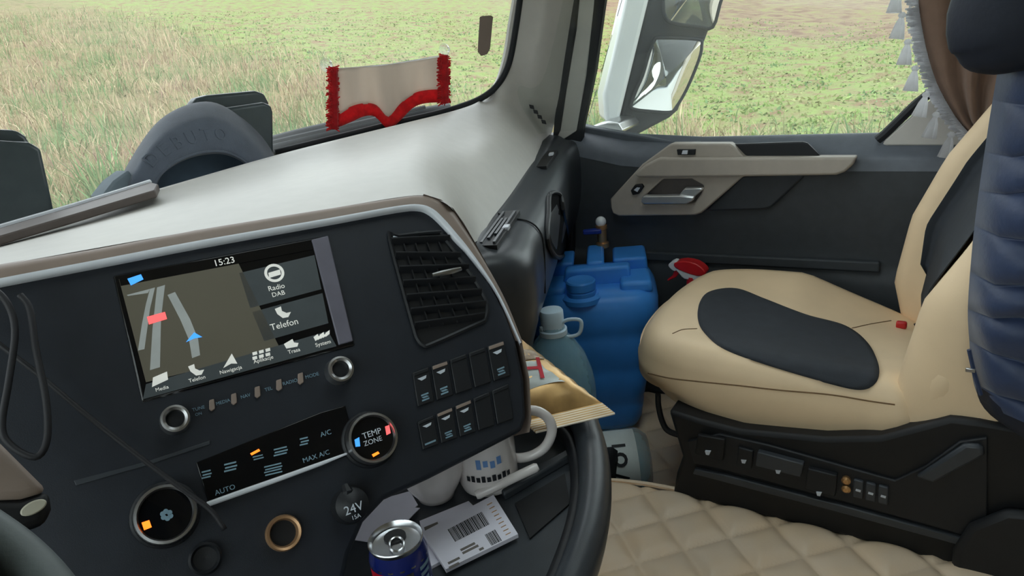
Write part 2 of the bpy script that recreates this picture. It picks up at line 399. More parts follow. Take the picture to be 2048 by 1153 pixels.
# ------------------------------------------------------------------ dashboard
dash = thing('dashboard', (.35, 1.0, .5), 'long warm grey dashboard with dark lower panels sweeping below the windscreen to the passenger door', 'dashboard')
DZ = .972
cols = [  # crest, mid (z), front
 ((-150, 518), (-150, 536, .985), PL(-150, 560)),
 ((0, 472), (0, 500, .985), PL(0, 531)),
 ((310, 380), (360, 420, .985), PL(400, 460)),
 ((550, 311), (600, 366, .985), PL(650, 419)),
 ((700, 273), (745, 335, .985), PL(790, 396)),
 ((790, 251), (818, 322, .985), PL(842, 391)),
 ((835, 240), (850, 324, .970), PL(872, 398)),
 ((880, 229), (886, 325, .938), PL(910, 424)),
 ((920, 218), (925, 322, .918), H(948, 486, 2, .845)),
 ((948, 208), (965, 310, .915), H(985, 436, 2, .835)),
 ((968, 196), (1000, 290, .91), H(1022, 388, 2, .832)),
]
top_rows = []
for c, m, f in cols:
    a = H(*c, 2, DZ); b = H(m[0], m[1], 2, m[2])
    e = H(c[0]+(m[0]-c[0])*.55, c[1]+(m[1]-c[1])*.55, 2, .957 if m[2] > .98 else DZ*.4+m[2]*.6-.004)
    top_rows.append([a+Vector((0, .03, -.05)), a, e, b, Vector(f)])
pill = [((990, 180), (1030, 262), (1062, 330)), ((1008, 154), (1050, 225), (1096, 286)), ((1021, 114), (1068, 175), (1116, 215)), ((1028, 80), (1080, 110), (1129, 130))]
pill2 = [((1028, 80), (1080, 110), (1129, 130)), ((1034, 40), (1092, 50), (1140, 60)), ((1041, 0), (1098, 0), (1150, 0)), ((1056, -100), (1115, -100), (1168, -100)), ((1085, -330), (1150, -330), (1210, -330))]
def pill_row(c, m, f):
    a = HG(*c, .02); e = H(*f, 0, 1.055) if f[1] < 290 else H(*f, 0, 1.055)
    if f == (1062, 330): e = H(*f, 2, .832)
    D = ((a-CAM).length*.45+(e-CAM).length*.55)*(.985 if m[1] < 200 else 1.0)
    q = AT(*m, D); mm = ((c[0]*.45+m[0]*.55), (c[1]*.45+m[1]*.55))
    return [a+Vector((.0, .03, -.01)), a, AT(mm[0], mm[1], (a-CAM).length*.5+D*.5), q, e]
top_rows += [pill_row(*q) for q in pill]
def smooth_sheet(rows, n=5, m=6, it=0, lock=0):
    R = [cr(r, m) for r in rows]; k = len(R[0])
    cc = [cr([r[i] for r in R], n) for i in range(k)]
    Q = [[cc[i][j] for i in range(k)] for j in range(len(cc[0]))]
    for _ in range(it):      # relax the inner points so that the sheet is fair
        Q = [[Q[j][i] if j in (0, len(Q)-1) or i in (0, lock, k-1) else Q[j][i]*.4+(Q[j-1][i]+Q[j+1][i]+Q[j][i-1]+Q[j][i+1])*.15 for i in range(k)] for j in range(len(Q))]
    return Q
g = G(); g.grid(smooth_sheet(top_rows, it=14, lock=6)); g.build('top_cover', MT['dash'], dash, angle=180)
g = G(); g.grid(smooth_sheet([pill_row(*q) for q in pill2]))
tag(g.build('trim_3', MT['dash'], angle=180), 'warm grey trim of the windscreen pillar above the dashboard', 'pillar trim', kind='structure')
# defroster slots at the pillar foot
for k in range(4):
    a = (1058+k*8, 209+k*10); D = (top_rows[-3][3]-CAM).length*.985
    P = AT(a[0], a[1], D); q = AT(a[0]+9, a[1]+2, D); r2 = AT(a[0]+2, a[1]+8, D)
    e1 = q-P; e2 = r2-P; nn = -ray(*a).normalized()
    g = G(); g.prism([P, P+e1, P+e1+e2, P+e2], nn*-.012, nn*.004); g.build('defroster_slot', MT['deep'], dash)
# narrow strip along the windscreen on the driver side
g = G(); g.prism([H(x, y, 2, .985) for x, y in ((-160, 506), (0, 456), (150, 412), (300, 364), (316, 368), (310, 380), (150, 428), (0, 472), (-160, 524))], (0, 0, -.012), (0, 0, .0))
g.build('demister_strip', mat('dark_taupe_strip', hexc(92, 82, 78), .5), dash, bevel=.002)
g = G(); g.tube(cr([H(x, y, 2, .985) for x, y in ((-160, 505), (0, 455), (150, 411), (300, 364))], 4), .004, 8); g.build('lit_strip_edge', MT['silver'], dash)  # bright bead paints the lit top edge of the strip
# lip below the cover and the bright strip
lip_t = [(-150, 560), (0, 531), (200, 497), (400, 460), (650, 419), (790, 397), (845, 391), (880, 402), (905, 420), (926, 450), (950, 488), (990, 558), (1018, 614), (1046, 684)]
lip_b = [(-150, 588), (0, 557), (200, 519), (400, 481), (650, 438), (790, 413), (838, 409), (866, 418), (890, 440), (914, 468), (940, 500), (984, 564), (1013, 618), (1042, 686)]
st_b = [(-150, 604), (0, 572), (200, 533), (400, 494), (650, 449), (790, 423), (834, 419), (858, 428), (882, 450), (906, 478), (934, 507), (981, 567), (1010, 620), (1040, 687)]
A = cr([PL2(x, y, .004) for x, y in lip_t], 4); Bq = cr([PL2(x, y, .010) for x, y in lip_b], 4); Cq = cr([PL2(x, y, .008) for x, y in st_b], 4); Dq = cr([PL2(x, y+6, -.004) for x, y in st_b], 4)
g = G(); g.grid([[A[i]+Vector((.001, .012, -.001)), A[i]-PN*.001, A[i]*.5+Bq[i]*.5+PN*.002, Bq[i]] for i in range(len(A))]); g.build('lip', MT['brown'], dash, angle=180)
g = G(); g.grid([[Bq[i], (Bq[i]+Cq[i])/2+PN*.002, Cq[i], Dq[i]] for i in range(len(A))]); g.build('bright_strip', MT['silver'], dash, angle=180)
# side wall of the console hood, facing the passenger
hood = [(845, 391), (880, 402), (905, 420), (926, 450), (948, 488), (985, 556), (1012, 610), (1040, 680), (1056, 760), (1060, 840), (1056, 866)]
g = G(); g.grid([[PL(x, y, .004), PL(x, y, -.05)+PU*.012, PL(x, y, -.16)+PU*.02] for x, y in hood]); g.build('hood_side', MT['brown'], dash, angle=180)

# dark edge with vents, roll and lower panel on the passenger side
VL = [H(948, 490, 2, .838), H(985, 441, 2, .832), H(1022, 393, 2, .829), H(1062, 335, 2, .829), H(1092, 297, 2, .829), H(1118, 272, 0, 1.05)]
out = [(-.35, -.94)]*6
def prof(P, k):
    o = Vector((.28, -.96, 0)) if k < 3 else Vector((.05, -1, 0))
    s = 1.0 if k < 4 else .8
    return [P+Vector((0, .03, .004)), P, P+o*.022*s+Vector((0, 0, -.010)), P+o*.052*s+Vector((0, 0, -.016)), P+o*.072*s+Vector((0, 0, -.032)), P+o*.080*s+Vector((0, 0, -.065)),
            P+o*.072*s+Vector((0, 0, -.16)), P+o*.03*s+Vector((0, 0, -.26)), P+o*-.03*s+Vector((0, 0, -.36)), P+o*-.08*s+Vector((0, 0, -.55))]
VX = [VL[0]+Vector((-.10, .07, 0))]+VL
g = G(); g.grid(smooth_sheet([prof(P, max(0, k-1)) for k, P in enumerate(VX)], 4, 3)); lowp = g.build('lower_panel', MT['charcoal'], dash, angle=180)
vp = cr(VL, 4)
def vent_strip(i0, f0, i1, f1, nm, o0, o1, m):
    a = VL[i0].lerp(VL[i0+1], f0); b = VL[i1].lerp(VL[i1+1], f1); t = (b-a).normalized(); s = Vector((.28, -.96, 0))
    g = G(); q = [a+s*o0, b+s*o0, b+s*o1, a+s*o1]; g.prism(q, (0, 0, -.022), (0, 0, -.004)); return g.build(nm, m, dash, bevel=.0008)
vent_strip(0, .05, 1, .45, 'corner_vent', .004, .036, MT['deep'])
vent_strip(3, .1, 3, .95, 'corner_vent', .004, .034, MT['deep'])
for k in range(4):
    a = VL[0].lerp(VL[1], .1); b = VL[1].lerp(VL[2], .35); s = Vector((.28, -.96, 0)); o = .006+k*.0072
    f0, f1 = (0, 1) if k in (0, 3) else (.12*k, .75)
    p, q = a.lerp(b, f0), a.lerp(b, f1)
    g = G(); g.prism([p+s*o, q+s*o, q+s*(o+.0045), p+s*(o+.0045)], (0, 0, -.010), (0, 0, .0)); g.build('vent_louvre', MT['charcoal'], dash)
for (i, f, o) in ((0, .62, .028), (3, .62, .02)):
    p = VL[i].lerp(VL[i+1], f); s = Vector((.28, -.96, 0)); t = (VL[i+1]-VL[i]).normalized()
    g = G(); g.prism([p+s*o, p+s*o+t*.022, p+s*(o+.011)+t*.026, p+s*(o+.011)+t*.004], (0, 0, -.006), (0, 0, .001)); g.build('vent_tab', MT['silver'], dash, bevel=.001)
# panel seam and grab loop
sm = [prof(VL[1].lerp(VL[2], .25), 1)[k]+Vector((-.001, -.002, .001)) for k in range(1, 7)]
g = G(); g.tube(cr(sm, 4), .0016, 6); g.build('panel_seam', MT['deep'], dash)
tl_ = bvh(lowp); GL = ((1098, 392), (1117, 392), (1124, 430), (1134, 478), (1127, 507), (1112, 515), (1097, 500), (1090, 470), (1094, 430)); gl = [shoot(tl_, x, y, .004) or H(x, y, 0, .985) for x, y in GL]
g = G(); g.tube(crc(gl, 4), .005, 8, closed=True); g.build('grab_loop', MT['black'], dash)
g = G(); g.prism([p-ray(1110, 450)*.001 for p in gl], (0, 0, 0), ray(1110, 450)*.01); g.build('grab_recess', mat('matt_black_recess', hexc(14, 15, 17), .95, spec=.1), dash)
# dark end cheek between dash and door
g = G(); g.prism([H(x, y, 0, 1.03) for x, y in ((1062, 332), (1100, 292), (1152, 318), (1150, 360), (1142, 560), (1150, 700), (1010, 700), (1000, 470))], (0, 0, 0), (.03, 0, 0)); g.build('end_cheek', MT['black'], dash, bevel=.006)

# ------------------------------------------------------------------ door pillar strips between windscreen pillar and door
def strip(name, pts, x, m, label, th=.02):
    g = G(); g.prism([H(a, b, 0, x) for a, b in pts], (0, 0, 0), (th, 0, 0)); return tag(g.build(name, m, bevel=.003), label, 'trim', kind='structure')
strip('trim_4', [(1148, -110), (1166, -110), (1150, 60), (1130, 180), (1118, 262), (1104, 290), (1108, 240), (1126, 120)], 1.052, MT['rubber'], 'black seal line between windscreen pillar and door frame')
strip('trim_5', [(1166, -110), (1206, -110), (1188, 20), (1172, 150), (1155, 262), (1102, 294), (1116, 262), (1130, 180), (1150, 60)], 1.062, MT['dash'], 'warm grey door frame pillar beside the door window')
strip('trim_6', [(1196, -110), (1226, -110), (1206, 20), (1190, 140), (1164, 262), (1160, 330), (1096, 326), (1100, 296), (1152, 262), (1172, 150), (1186, 20)], 1.058, MT['rubber'], 'black rubber seal in front of the door window')

# ------------------------------------------------------------------ passenger door
door = thing('door_1', (1.06, .4, 0), 'charcoal passenger door with taupe armrest trim and chrome handle', 'door', kind='structure')
dp = [(1.128, .815), (1.118, .815), (1.085, .798), (1.058, .781), (1.046, .768), (1.040, .745), (1.040, .66), (1.050, .52), (1.036, .47), (1.036, .20), (1.045, .02)]
dy = [1.0, .95, .8, .6, .4, .2, .05, -.16]
def dprof(y):
    fr = max(0, min(1, (y-.74)/.2)); return [Vector((x, y-(0 if z > .7 else -.0)+.0, z+fr*.045*(1 if z > .74 else 0))) for x, z in dp]
g = G(); g.grid([[p for p in cr(dprof(y), 3)] for y in dy]); g.build('door_panel', MT['door'], door, angle=180)
g = G(); g.grid([[p+Vector((-.0015, 0, .0025)) for p in cr(dprof(y)[:6], 3)] for y in dy]); g.build('skylit_belt', mat('skylit_belt_tone', hexc(98, 104, 113), .45, bump=.1, bscale=600), door, angle=180)  # lighter copy of the belt; skylight from the window put into its colour
g = G(); g.prism([(1.06, 1.0, .02), (1.06, -.16, .02), (1.06, -.16, .80), (1.06, .72, .80), (1.06, 1.0, .83)], (.035, 0, 0), (.09, 0, 0)); g.build('outer_skin', MT['white'], door)
# trim plate
tr = [(1336, 291), (1344, 288), (1459, 288), (1467, 293), (1488, 315), (1713, 315), (1706, 330), (1690, 345), (1672, 351), (1486, 354), (1412, 419), (1402, 427), (1390, 431), (1237, 433), (1226, 428), (1221, 414), (1220, 399), (1284, 329)]
rec = [(1325, 359), (1383, 358), (1408, 372), (1402, 388), (1388, 408), (1284, 410), (1282, 399)]
XT = 1.012
g = G()
bm = bmesh.new()
def ring_plate(outer, inner, x0, x1):
    """plate with a hole: outer and inner outlines bridged by a triangle fill"""
    bm = bmesh.new()
    for x in (x0, x1):
        es = []
        for loop in (outer, inner):
            vs_ = [bm.verts.new(H(a, b, 0, XT)+Vector((x, 0, 0))) for a, b in loop]
            es += [bm.edges.new((vs_[i], vs_[(i+1) % len(vs_)])) for i in range(len(vs_))]
        bmesh.ops.triangle_fill(bm, edges=es, use_beauty=True)
    bm.verts.ensure_lookup_table(); n1, n2 = len(outer), len(inner); off = n1+n2
    for s, n in ((0, n1), (n1, n2)):
        for i in range(n):
            j = (i+1) % n; bm.faces.new((bm.verts[s+i], bm.verts[s+j], bm.verts[off+s+j], bm.verts[off+s+i]))
    g = G(); bm.verts.index_update(); g.add([v.co.copy() for v in bm.verts], [tuple(v.index for v in f.verts) for f in bm.faces]); bm.free(); return g
ring_plate(tr, rec, 0, .03).build('handle_trim', MT['doortrim'], door, bevel=.004)
g = G(); g.prism([H(a, b, 0, XT)+Vector((.024, 0, 0)) for a, b in [(1315, 355), (1390, 354), (1414, 372), (1392, 412), (1276, 414), (1276, 396)]], (0, 0, 0), (.006, 0, 0)); g.build('handle_recess', MT['doorrec'], door)
# upper armrest face: a folded second plane
fold = [(1284, 329), (1336, 291), (1344, 288), (1459, 288), (1467, 293), (1488, 315), (1713, 315), (1706, 330), (1690, 345), (1672, 351), (1486, 354), (1270, 356), (1262, 354)]
g = G(); g.prism([H(a, b, 0, .992) for a, b in [(1290, 330), (1318, 316), (1488, 316), (1713, 315), (1706, 330), (1690, 345), (1672, 351), (1486, 354), (1276, 356), (1268, 350)]], (0, 0, 0), (.02, 0, 0)); g.build('armrest_bar', MT['doortrim'], door, bevel=.006, seg=3)
g = G(); g.prism([H(a, b, 0, 1.036) for a, b in ((1462, 288), (1606, 283), (1616, 286), (1644, 314), (1490, 316))], (-.006, 0, 0), (.004, 0, 0)); g.build('pocket_shade', MT['black'], door, bevel=.003)  # dark plate paints the shade behind the armrest bar
g = G(); g.prism([H(a, b, 0, 1.036) for a, b in ((1486, 350), (1612, 346), (1606, 356), (1545, 413), (1530, 418), (1412, 421))], (-.008, 0, 0), (.004, 0, 0)); g.build('grip_recess', MT['charcoal'], door, bevel=.005)
# chrome handle: bar and hinge lug
hd = G(); hd.prism([H(a, b, 0, 1.0) for a, b in ((1284, 397), (1289, 391), (1362, 390), (1390, 393), (1386, 402), (1374, 407), (1290, 407), (1284, 404))], (-.008, 0, 0), (.012, 0, 0))
hd.prism([H(a, b, 0, 1.004) for a, b in ((1358, 391), (1370, 376), (1404, 375), (1407, 379), (1388, 395))], (-.006, 0, 0), (.012, 0, 0))
hdo = hd.build('door_handle', MT['chrome'], door, bevel=.003); tag(hdo, 'chrome pull handle')
g = G(); g.prism([H(a, b, 0, 1.008) for a, b in ((1262, 381), (1271, 369), (1284, 368), (1288, 374), (1278, 388), (1266, 390))], (-.004, 0, 0), (.01, 0, 0)); lk = g.build('lock_button', MT['black'], door, bevel=.002)
g = G(); g.prism([H(a, b, 0, 1.003) for a, b in ((1268, 380), (1274, 375), (1280, 376), (1275, 384))], (-.002, 0, 0), (.002, 0, 0)); g.build('lock_symbol', MT['icon'], lk)
g = G(); g.prism([H(a, b, 0, 1.008) for a, b in ((1354, 299), (1391, 299), (1390, 310), (1356, 310))], (-.003, 0, 0), (.01, 0, 0)); sw = g.build('window_switch', MT['black'], door, bevel=.001)
g = G(); g.prism([H(a, b, 0, 1.003) for a, b in ((1366, 301), (1376, 301), (1375, 308), (1364, 308))], (-.003, 0, 0), (.003, 0, 0)); g.build('switch_key', MT['silver'], sw)
g = G(); g.prism([H(a, b, 0, 1.035) for a, b in ((1290, 503), (1760, 524), (1760, 545), (1290, 520))], (-.006, 0, 0), (.01, 0, 0)); g.build('lower_ridge', MT['door'], door, bevel=.004)
# mirror triangle and belt cap at the front of the window
g = G(); g.prism([H(a, b, 0, 1.09) for a, b in ((1160, 250), (1185, 256), (1345, 284), (1400, 284), (1400, 296), (1160, 292))], (0, 0, 0), (.03, 0, 0)); g.build('belt_front', mat('slate_vinyl_corner', hexc(84, 90, 98), .5), door, bevel=.004)
# rear quarter trim
g = G(); g.prism([H(a, b, 0, 1.075) for a, b in ((1764, 288), (1772, 278), (1835, 222), (1900, 170), (1990, 150), (1990, 292), (1770, 292))], (0, 0, 0), (.02, 0, 0)); g.build('quarter_trim', MT['dash'], door, bevel=.006)
g = G(); g.tube([H(a, b, 0, 1.08) for a, b in ((1755, 280), (1770, 268), (1830, 210), (1895, 158))], .010, 8); g.build('quarter_seal', MT['rubber'], door)
g = G(); g.prism([(1.122, .96, .80), (1.122, -.16, .80), (1.122, -.16, 1.62), (1.122, .62, 1.62)], (0, 0, 0), (.005, 0, 0)); tag(g.build('window_3', MT['glass2']), 'passenger door window glass beside the rear-view mirror', 'window', kind='structure')

# ------------------------------------------------------------------ centre console
con = thing('center_console', PL(500, 1100), 'dark driver-facing centre console with display, air vent, switches and dials', 'console')
face = [(-220, 612), (0, 566), (200, 527), (400, 488), (650, 443), (790, 418), (838, 414), (862, 423), (886, 444), (910, 472), (936, 506), (982, 568), (1010, 620), (1034, 684), (1050, 760), (1054, 835), (1046, 862), (950, 912), (860, 958), (770, 1000), (728, 1045), (700, 1110), (680, 1200), (300, 1330), (-300, 1500), (-330, 640)]
g = G(); g.prism([PL(x, y) for x, y in face], PN*-.09, PN*0); g.build('fascia', MT['panel'], con, bevel=.006, seg=3)
def plate(nm, pts, o0, o1, m, par=con, bevel=0, sub=None):
    g = G(); g.prism([PL(x, y) for x, y in pts], PN*o0, PN*o1); return g.build(nm, m, par, bevel=bevel)
# display
scr = plate('display', [(226, 552), (642, 474), (710, 692), (284, 806)], -.002, .002, MT['gloss'], bevel=.002)
MT['scr'] = mat('display_map_ground', hexc(78, 76, 66), .3, emit=.22, var=.05, scale=8)
MT['scr2'] = mat('display_tile', hexc(58, 64, 66), .3, emit=.2)
MT['road'] = mat('display_road', hexc(128, 134, 132), .3, emit=.3)
MT['lit'] = mat('display_white', hexc(215, 216, 210), .3, emit=.22)
MT['blue'] = mat('display_blue', hexc(62, 140, 225), .3, emit=.6)
MT['red'] = mat('display_red', hexc(232, 92, 92), .3, emit=.6)
MT['orange'] = mat('orange_indicator', hexc(255, 110, 30), .4, emit=1.2)
S1 = .0022
def scrp(nm, pts, m, k=0): return plate(nm, pts, S1-.0004, S1+.0003*(k+1), m, scr)
scrp('map_area', [(238, 560), (470, 515), (560, 700), (292, 766)], MT['scr'])
scrp('status_bar', [(238, 558), (636, 484), (640, 498), (242, 574)], MT['gloss'], 1)
scrp('tile', [(478, 548), (628, 512), (642, 580), (500, 618)], MT['scr2']); scrp('tile', [(504, 626), (644, 588), (656, 648), (528, 684)], MT['scr2'])
scrp('menu_bar', [(292, 770), (655, 664), (672, 694), (286, 800)], MT['scr2'], 1)
scrp('road', [(300, 580), (310, 577), (300, 620), (289, 700), (276, 703), (284, 650), (292, 610)], MT['road'], 1)
scrp('road', [(314, 577), (330, 572), (322, 640), (320, 736), (300, 742), (305, 660)], MT['road'], 1)
scrp('road', [(254, 592), (300, 580), (296, 588), (256, 594)], MT['road'], 1)
scrp('road', [(335, 592), (350, 586), (380, 640), (396, 680), (400, 712), (384, 718), (378, 682), (360, 640)], MT['road'], 1)
scrp('traffic_sign', [(255, 560), (282, 551), (287, 561), (262, 573)], MT['blue'], 3)
scrp('road_shield', [(294, 636), (330, 626), (334, 640), (298, 651)], MT['red'], 3)
scrp('position_arrow', [(372, 686), (388, 667), (404, 676), (388, 679)], MT['blue'], 3)
def ptext(nm, s, x, y, h, m, par, off=S1, al='CENTER', rot=0):
    u = PU*math.cos(rot)+PW*math.sin(rot); w_ = PW*math.cos(rot)-PU*math.sin(rot)
    return text(nm, s, h*psc(x, y)*1.25, PL(x, y, off+.0005), u, w_, m, par)
ptext('clock', '15:23', 448, 526, 16, MT['lit'], scr, S1+.0006)
ptext('tile_text', 'Radio', 552, 577, 12, MT['lit'], scr, S1+.0005); ptext('tile_text', 'DAB', 556, 590, 11, MT['lit'], scr, S1+.0005)
ptext('tile_text', 'Telefon', 568, 651, 15, MT['lit'], scr, S1+.0005)
for s, x, y in (('Media', 324, 779), ('Telefon', 394, 760), ('Nawigacja', 461, 742), ('Aplikacje', 526, 721), ('Trasa', 587, 704), ('System', 645, 689)):
    ptext('menu_text', s, x, y, 9, MT['lit'], scr, S1+.001)
def disc(nm, x, y, r, m, par, off, h=.0006, hole=0, n=24):
    g = G(); s = psc(x, y)*r; c = PL(x, y, off)
    if hole: g.lathe([(s*hole, 0), (s, 0), (s, h), (s*hole, h), (s*hole, 0)], c, PN, n, cap=False)
    else: g.lathe([(s, 0), (s, h)], c, PN, n)
    return g.build(nm, m, par)
disc('radio_icon', 548, 548, 20, MT['lit'], scr, S1+.0003, hole=.72); plate('radio_icon', [(536, 548), (559, 541), (561, 551), (538, 558)], S1, S1+.0009, MT['lit'], scr)
for (x, y, k) in ((564, 627, 1.0), (391, 742, 1.0)):
    plate('phone_icon', [(x-15*k, y-7*k), (x-3*k, y-12*k), (x-1*k, y-3*k), (x+8*k, y+1*k), (x+17*k, y-1*k), (x+12*k, y+9*k), (x+1*k, y+11*k), (x-10*k, y+3*k)], S1, S1+.0011, MT['lit'], scr)
plate('media_icon', [(306, 757), (334, 745), (336, 761), (304, 776)], S1, S1+.0012, MT['lit'], scr)
plate('navigation_icon', [(446, 738), (463, 709), (474, 729), (462, 729)], S1, S1+.0012, MT['lit'], scr)
for i in range(3):
    for j in range(2): plate('apps_icon', [(x+504+i*13, y+707-i*3.5+j*9) for x, y in ((0, 0), (9, -2.5), (10, 3.5), (1, 6))], S1, S1+.0012, MT['lit'], scr)
plate('route_icon', [(567, 690), (584, 680), (587, 687), (596, 688), (594, 695), (572, 699)], S1, S1+.0012, MT['lit'], scr)
for a in range(5): plate('system_icon', [(626+a*6, 676-a*2+4*(a % 2)), (634+a*6, 670-a*2+4*(a % 2)), (638+a*5, 678-a*2), (630+a*5, 684-a*2)], S1, S1+.0012, MT['lit'], scr)
MT['refl'] = mat('violet_grey_reflection', hexc(108, 106, 118), .35)
b_ = plate('reflection_strip', [(622, 482), (655, 474), (705, 684), (676, 692)], .001, .0045, MT['refl'], scr, bevel=.0012); tag(b_, 'pale violet-grey painted reflection on the display')  # reflection on the glossy screen, built as a pale raised strip

# knobs below the display and key row
def knob(x, y, r, h=.016):
    s = psc(x, y)*r; c = PL(x, y)
    g = G(); g.lathe([(s*1.02, 0), (s, h*.5), (s*.94, h), (s*.80, h*1.02), (s*.62, h*.9), (s*.58, h*.5)], c, PN, 32, cap=False); k = g.build('rotary_knob', MT['satin'], con)
    g = G(); g.lathe([(s*.6, h*.5), (s*.3, h*.55), (.0005, h*.55)], c, PN, 24, cap=False); g.build('knob_face', MT['black'], k)
knob(350, 842, 31); knob(676, 744, 27)
kx = [(424, 811), (468, 799), (515, 785), (558, 771), (601, 758)]
for x, y in kx: plate('key_divider', [(x-6, y-9), (x+4, y-12), (x+6, y+8), (x-1, y+13), (x-6, y+9)], 0, .003, MT['brown'], bevel=.0008)
for (x, y, s) in ((397, 818, 'TUNE'), (446, 805, 'MEDIA'), (491, 793, 'NAV'), (537, 779, 'TEL'), (580, 765, 'RADIO'), (624, 752, 'MODE')): ptext('key_print', s, x, y, 8, MT['iconblue'], con, 0)
ptext('key_print', 'ON', 397, 829, 7, MT['iconblue'], con, 0)

# air vent
vo = [(779, 480), (796, 474), (874, 466), (884, 474), (926, 530), (962, 586), (973, 616), (968, 640), (958, 647), (862, 690), (846, 692), (834, 680), (824, 650)]
vf = plate('air_vent', vo, -.004, .0016, MT['deep'], bevel=.001)
ro = crc([PL(x, y, .002) for x, y in vo], 3); g = G(); g.tube(ro, .0028, 6, closed=True); g.build('vent_frame', MT['black'], vf)
Lx = [(782, 492), (790, 520), (797, 548), (805, 576), (812, 604), (820, 632), (828, 660)]
Rx = [(898, 486), (920, 520), (936, 543), (950, 568), (962, 592), (970, 616), (968, 640)]
for k in range(7):
    a, b = PL(*Lx[k], .001), PL(*Rx[k], .001); w_ = (PW*.6+PN*.8).normalized()
    g = G(); g.prism([a, b, b+w_*.011, a+w_*.011], PN*0-PW*.0009, PN*0+PW*.0009); g.build('vent_slat', MT['black'], vf, bevel=.0005)
for k in range(4):
    t0 = .2+.2*k; a = PL(Lx[0][0]*(1-t0)+Rx[0][0]*t0, Lx[0][1]*(1-t0)+Rx[0][1]*t0, .0008); b = PL(Lx[6][0]*(1-t0)+Rx[6][0]*t0, Lx[6][1]*(1-t0)+Rx[6][1]*t0, .0008)
    g = G(); g.prism([a, b, b+PN*.005, a+PN*.005], PU*-.0008, PU*.0008); g.build('vent_vane', MT['deep'], vf)
g = G(); g.tube([PL(858, 558, .013), PL(875, 555, .015), PL(898, 550, .015), PL(914, 545, .013)], [.0025, .0034, .0034, .0025], 8); tag(g.build('vent_tab', MT['satin'], vf), 'pale metal adjuster tab')
plate('vent_wheel', [(783, 474), (835, 464), (842, 472), (788, 482)], 0, .003, MT['charcoal'], bevel=.001); plate('vent_mark', [(784, 475), (800, 471), (802, 475), (786, 479)], .003, .0036, MT['icon'])

# two rows of rocker switches
rows_ = [((821, 748), (1008, 682), (1022, 752), (832, 816)), ((831, 846), (1017, 768), (1028, 838), (842, 902))]
for r, (tl, tr_, br, bl) in enumerate(rows_):
    def bil(u, v): return tuple((tl[i]*(1-u)+tr_[i]*u)*(1-v)+(bl[i]*(1-u)+br[i]*u)*v for i in (0, 1))
    for k in range(5):
        u0, u1 = k/5+.012, (k+1)/5-.012
        sw_ = plate('rocker_switch', [bil(u0, 0), bil(u1, 0), bil(u1, 1), bil(u0, 1)], -.001, .0032, MT['black'], bevel=.0012)
        plate('rocker_top', [bil(u0+.01, .02), bil(u1-.01, .02), bil(u1-.01, .12), bil(u0+.01, .12)], .003, .0044, MT['brown'] if (r, k) in ((0, 1), (1, 1), (1, 2), (0, 4)) else MT['black'], sw_, bevel=.0006)
        if (r == 0 and k in (0, 1, 4)) or (r == 1 and k < 3):
            plate('switch_lamp', [bil(u0+.04, .22), bil(u1-.04, .20), bil(u1-.05, .28), bil(u0+.08, .31)], .003, .0036, MT['icon'], sw_)
            if (r, k) == (1, 0): plate('switch_icon', [bil(u0+.03, .82), bil(u1-.03, .80), bil(u1-.03, .86), bil(u0+.03, .88)], .003, .0036, MT['iconblue'], sw_)
            else:
                for q in range(3): plate('switch_icon', [bil(u0+.05, .70+q*.075), bil(u1-.05-.02*(q % 2), .69+q*.075), bil(u1-.05, .735+q*.075), bil(u0+.05+.02*(q % 2), .745+q*.075)], .003, .0036, MT['iconblue'], sw_)

# climate panel
plate('climate_panel', [(392, 926), (640, 826), (690, 812), (716, 905), (436, 1008), (418, 1010)], 0, .0015, MT['gloss'], bevel=.0008)
g = G(); g.tube([PL(414, 1010, .004), PL(470, 990, .004), PL(560, 958, .004), PL(640, 929, .004), PL(694, 908, .004)], [.0026, .0028, .0026, .0022, .0012], 8); tag(g.build('climate_strip', MT['silver'], con), 'slim silver strip')
for s, x, y, h in (('AUTO', 450, 981, 12), ('MAX A/C', 632, 914, 11), ('A/C', 651, 868, 11)): ptext('climate_print', s, x, y, h, MT['iconblue'], con, .0012)
def bars(nm, x, y, w_, h, n, m, o=.0014):
    for q in range(n):
        yy = y-h/2+h*(q+.2)/n; dx = 2*(q % 2)
        plate(nm, [(x-w_/2+dx, yy+w_*.12), (x+w_/2+dx, yy-w_*.12), (x+w_/2+dx, yy-w_*.12+h/n*.5), (x-w_/2+dx, yy+w_*.12+h/n*.5)], o, o+.0005, m)
for x, y, w_, h, n in ((412, 950, 18, 18, 3), (460, 935, 24, 20, 3), (515, 916, 20, 10, 2), (560, 904, 26, 18, 3), (545, 940, 34, 22, 4), (607, 884, 16, 18, 3)): bars('climate_icon', x, y, w_, h, n, MT['iconblue'])
plate('indicator_lamp', [(500, 908), (517, 899), (520, 903), (503, 912)], .001, .0024, MT['orange'])
def dial(x, y, r, nm):
    s = psc(x, y)*r; c = PL(x, y); h = .02
    g = G(); g.lathe([(s*1.12, 0), (s*1.1, .004), (s*1.02, .006)], c, PN, 40, cap=False); d_ = g.build(nm, MT['black'], con)
    g = G(); g.lathe([(s*1.0, .002), (s*1.0, h*.6), (s*.96, h), (s*.87, h*1.02), (s*.82, h*.8)], c, PN, 40, cap=False); g.build('dial_ring', MT['satin'], d_)
    g = G(); g.lathe([(s*.84, h*.8), (s*.5, h*.82), (.0004, h*.82)], c, PN, 32, cap=False); g.build('dial_face', MT['gloss'], d_)
    return d_
d1 = dial(331, 1030, 64, 'fan_dial'); OD = .0166
plate('fan_mark', [(284, 1047), (299, 1042), (304, 1056), (289, 1062)], OD, OD+.0006, MT['orange'], d1)
for q in range(6):
    a = q*math.pi/3+.3; x, y = 333+8*math.cos(a), 1032+7*math.sin(a)
    disc('fan_icon', x, y, 5.5, MT['iconblue'], d1, OD+.0002, n=10)
d2 = dial(738, 880, 50, 'temperature_dial')
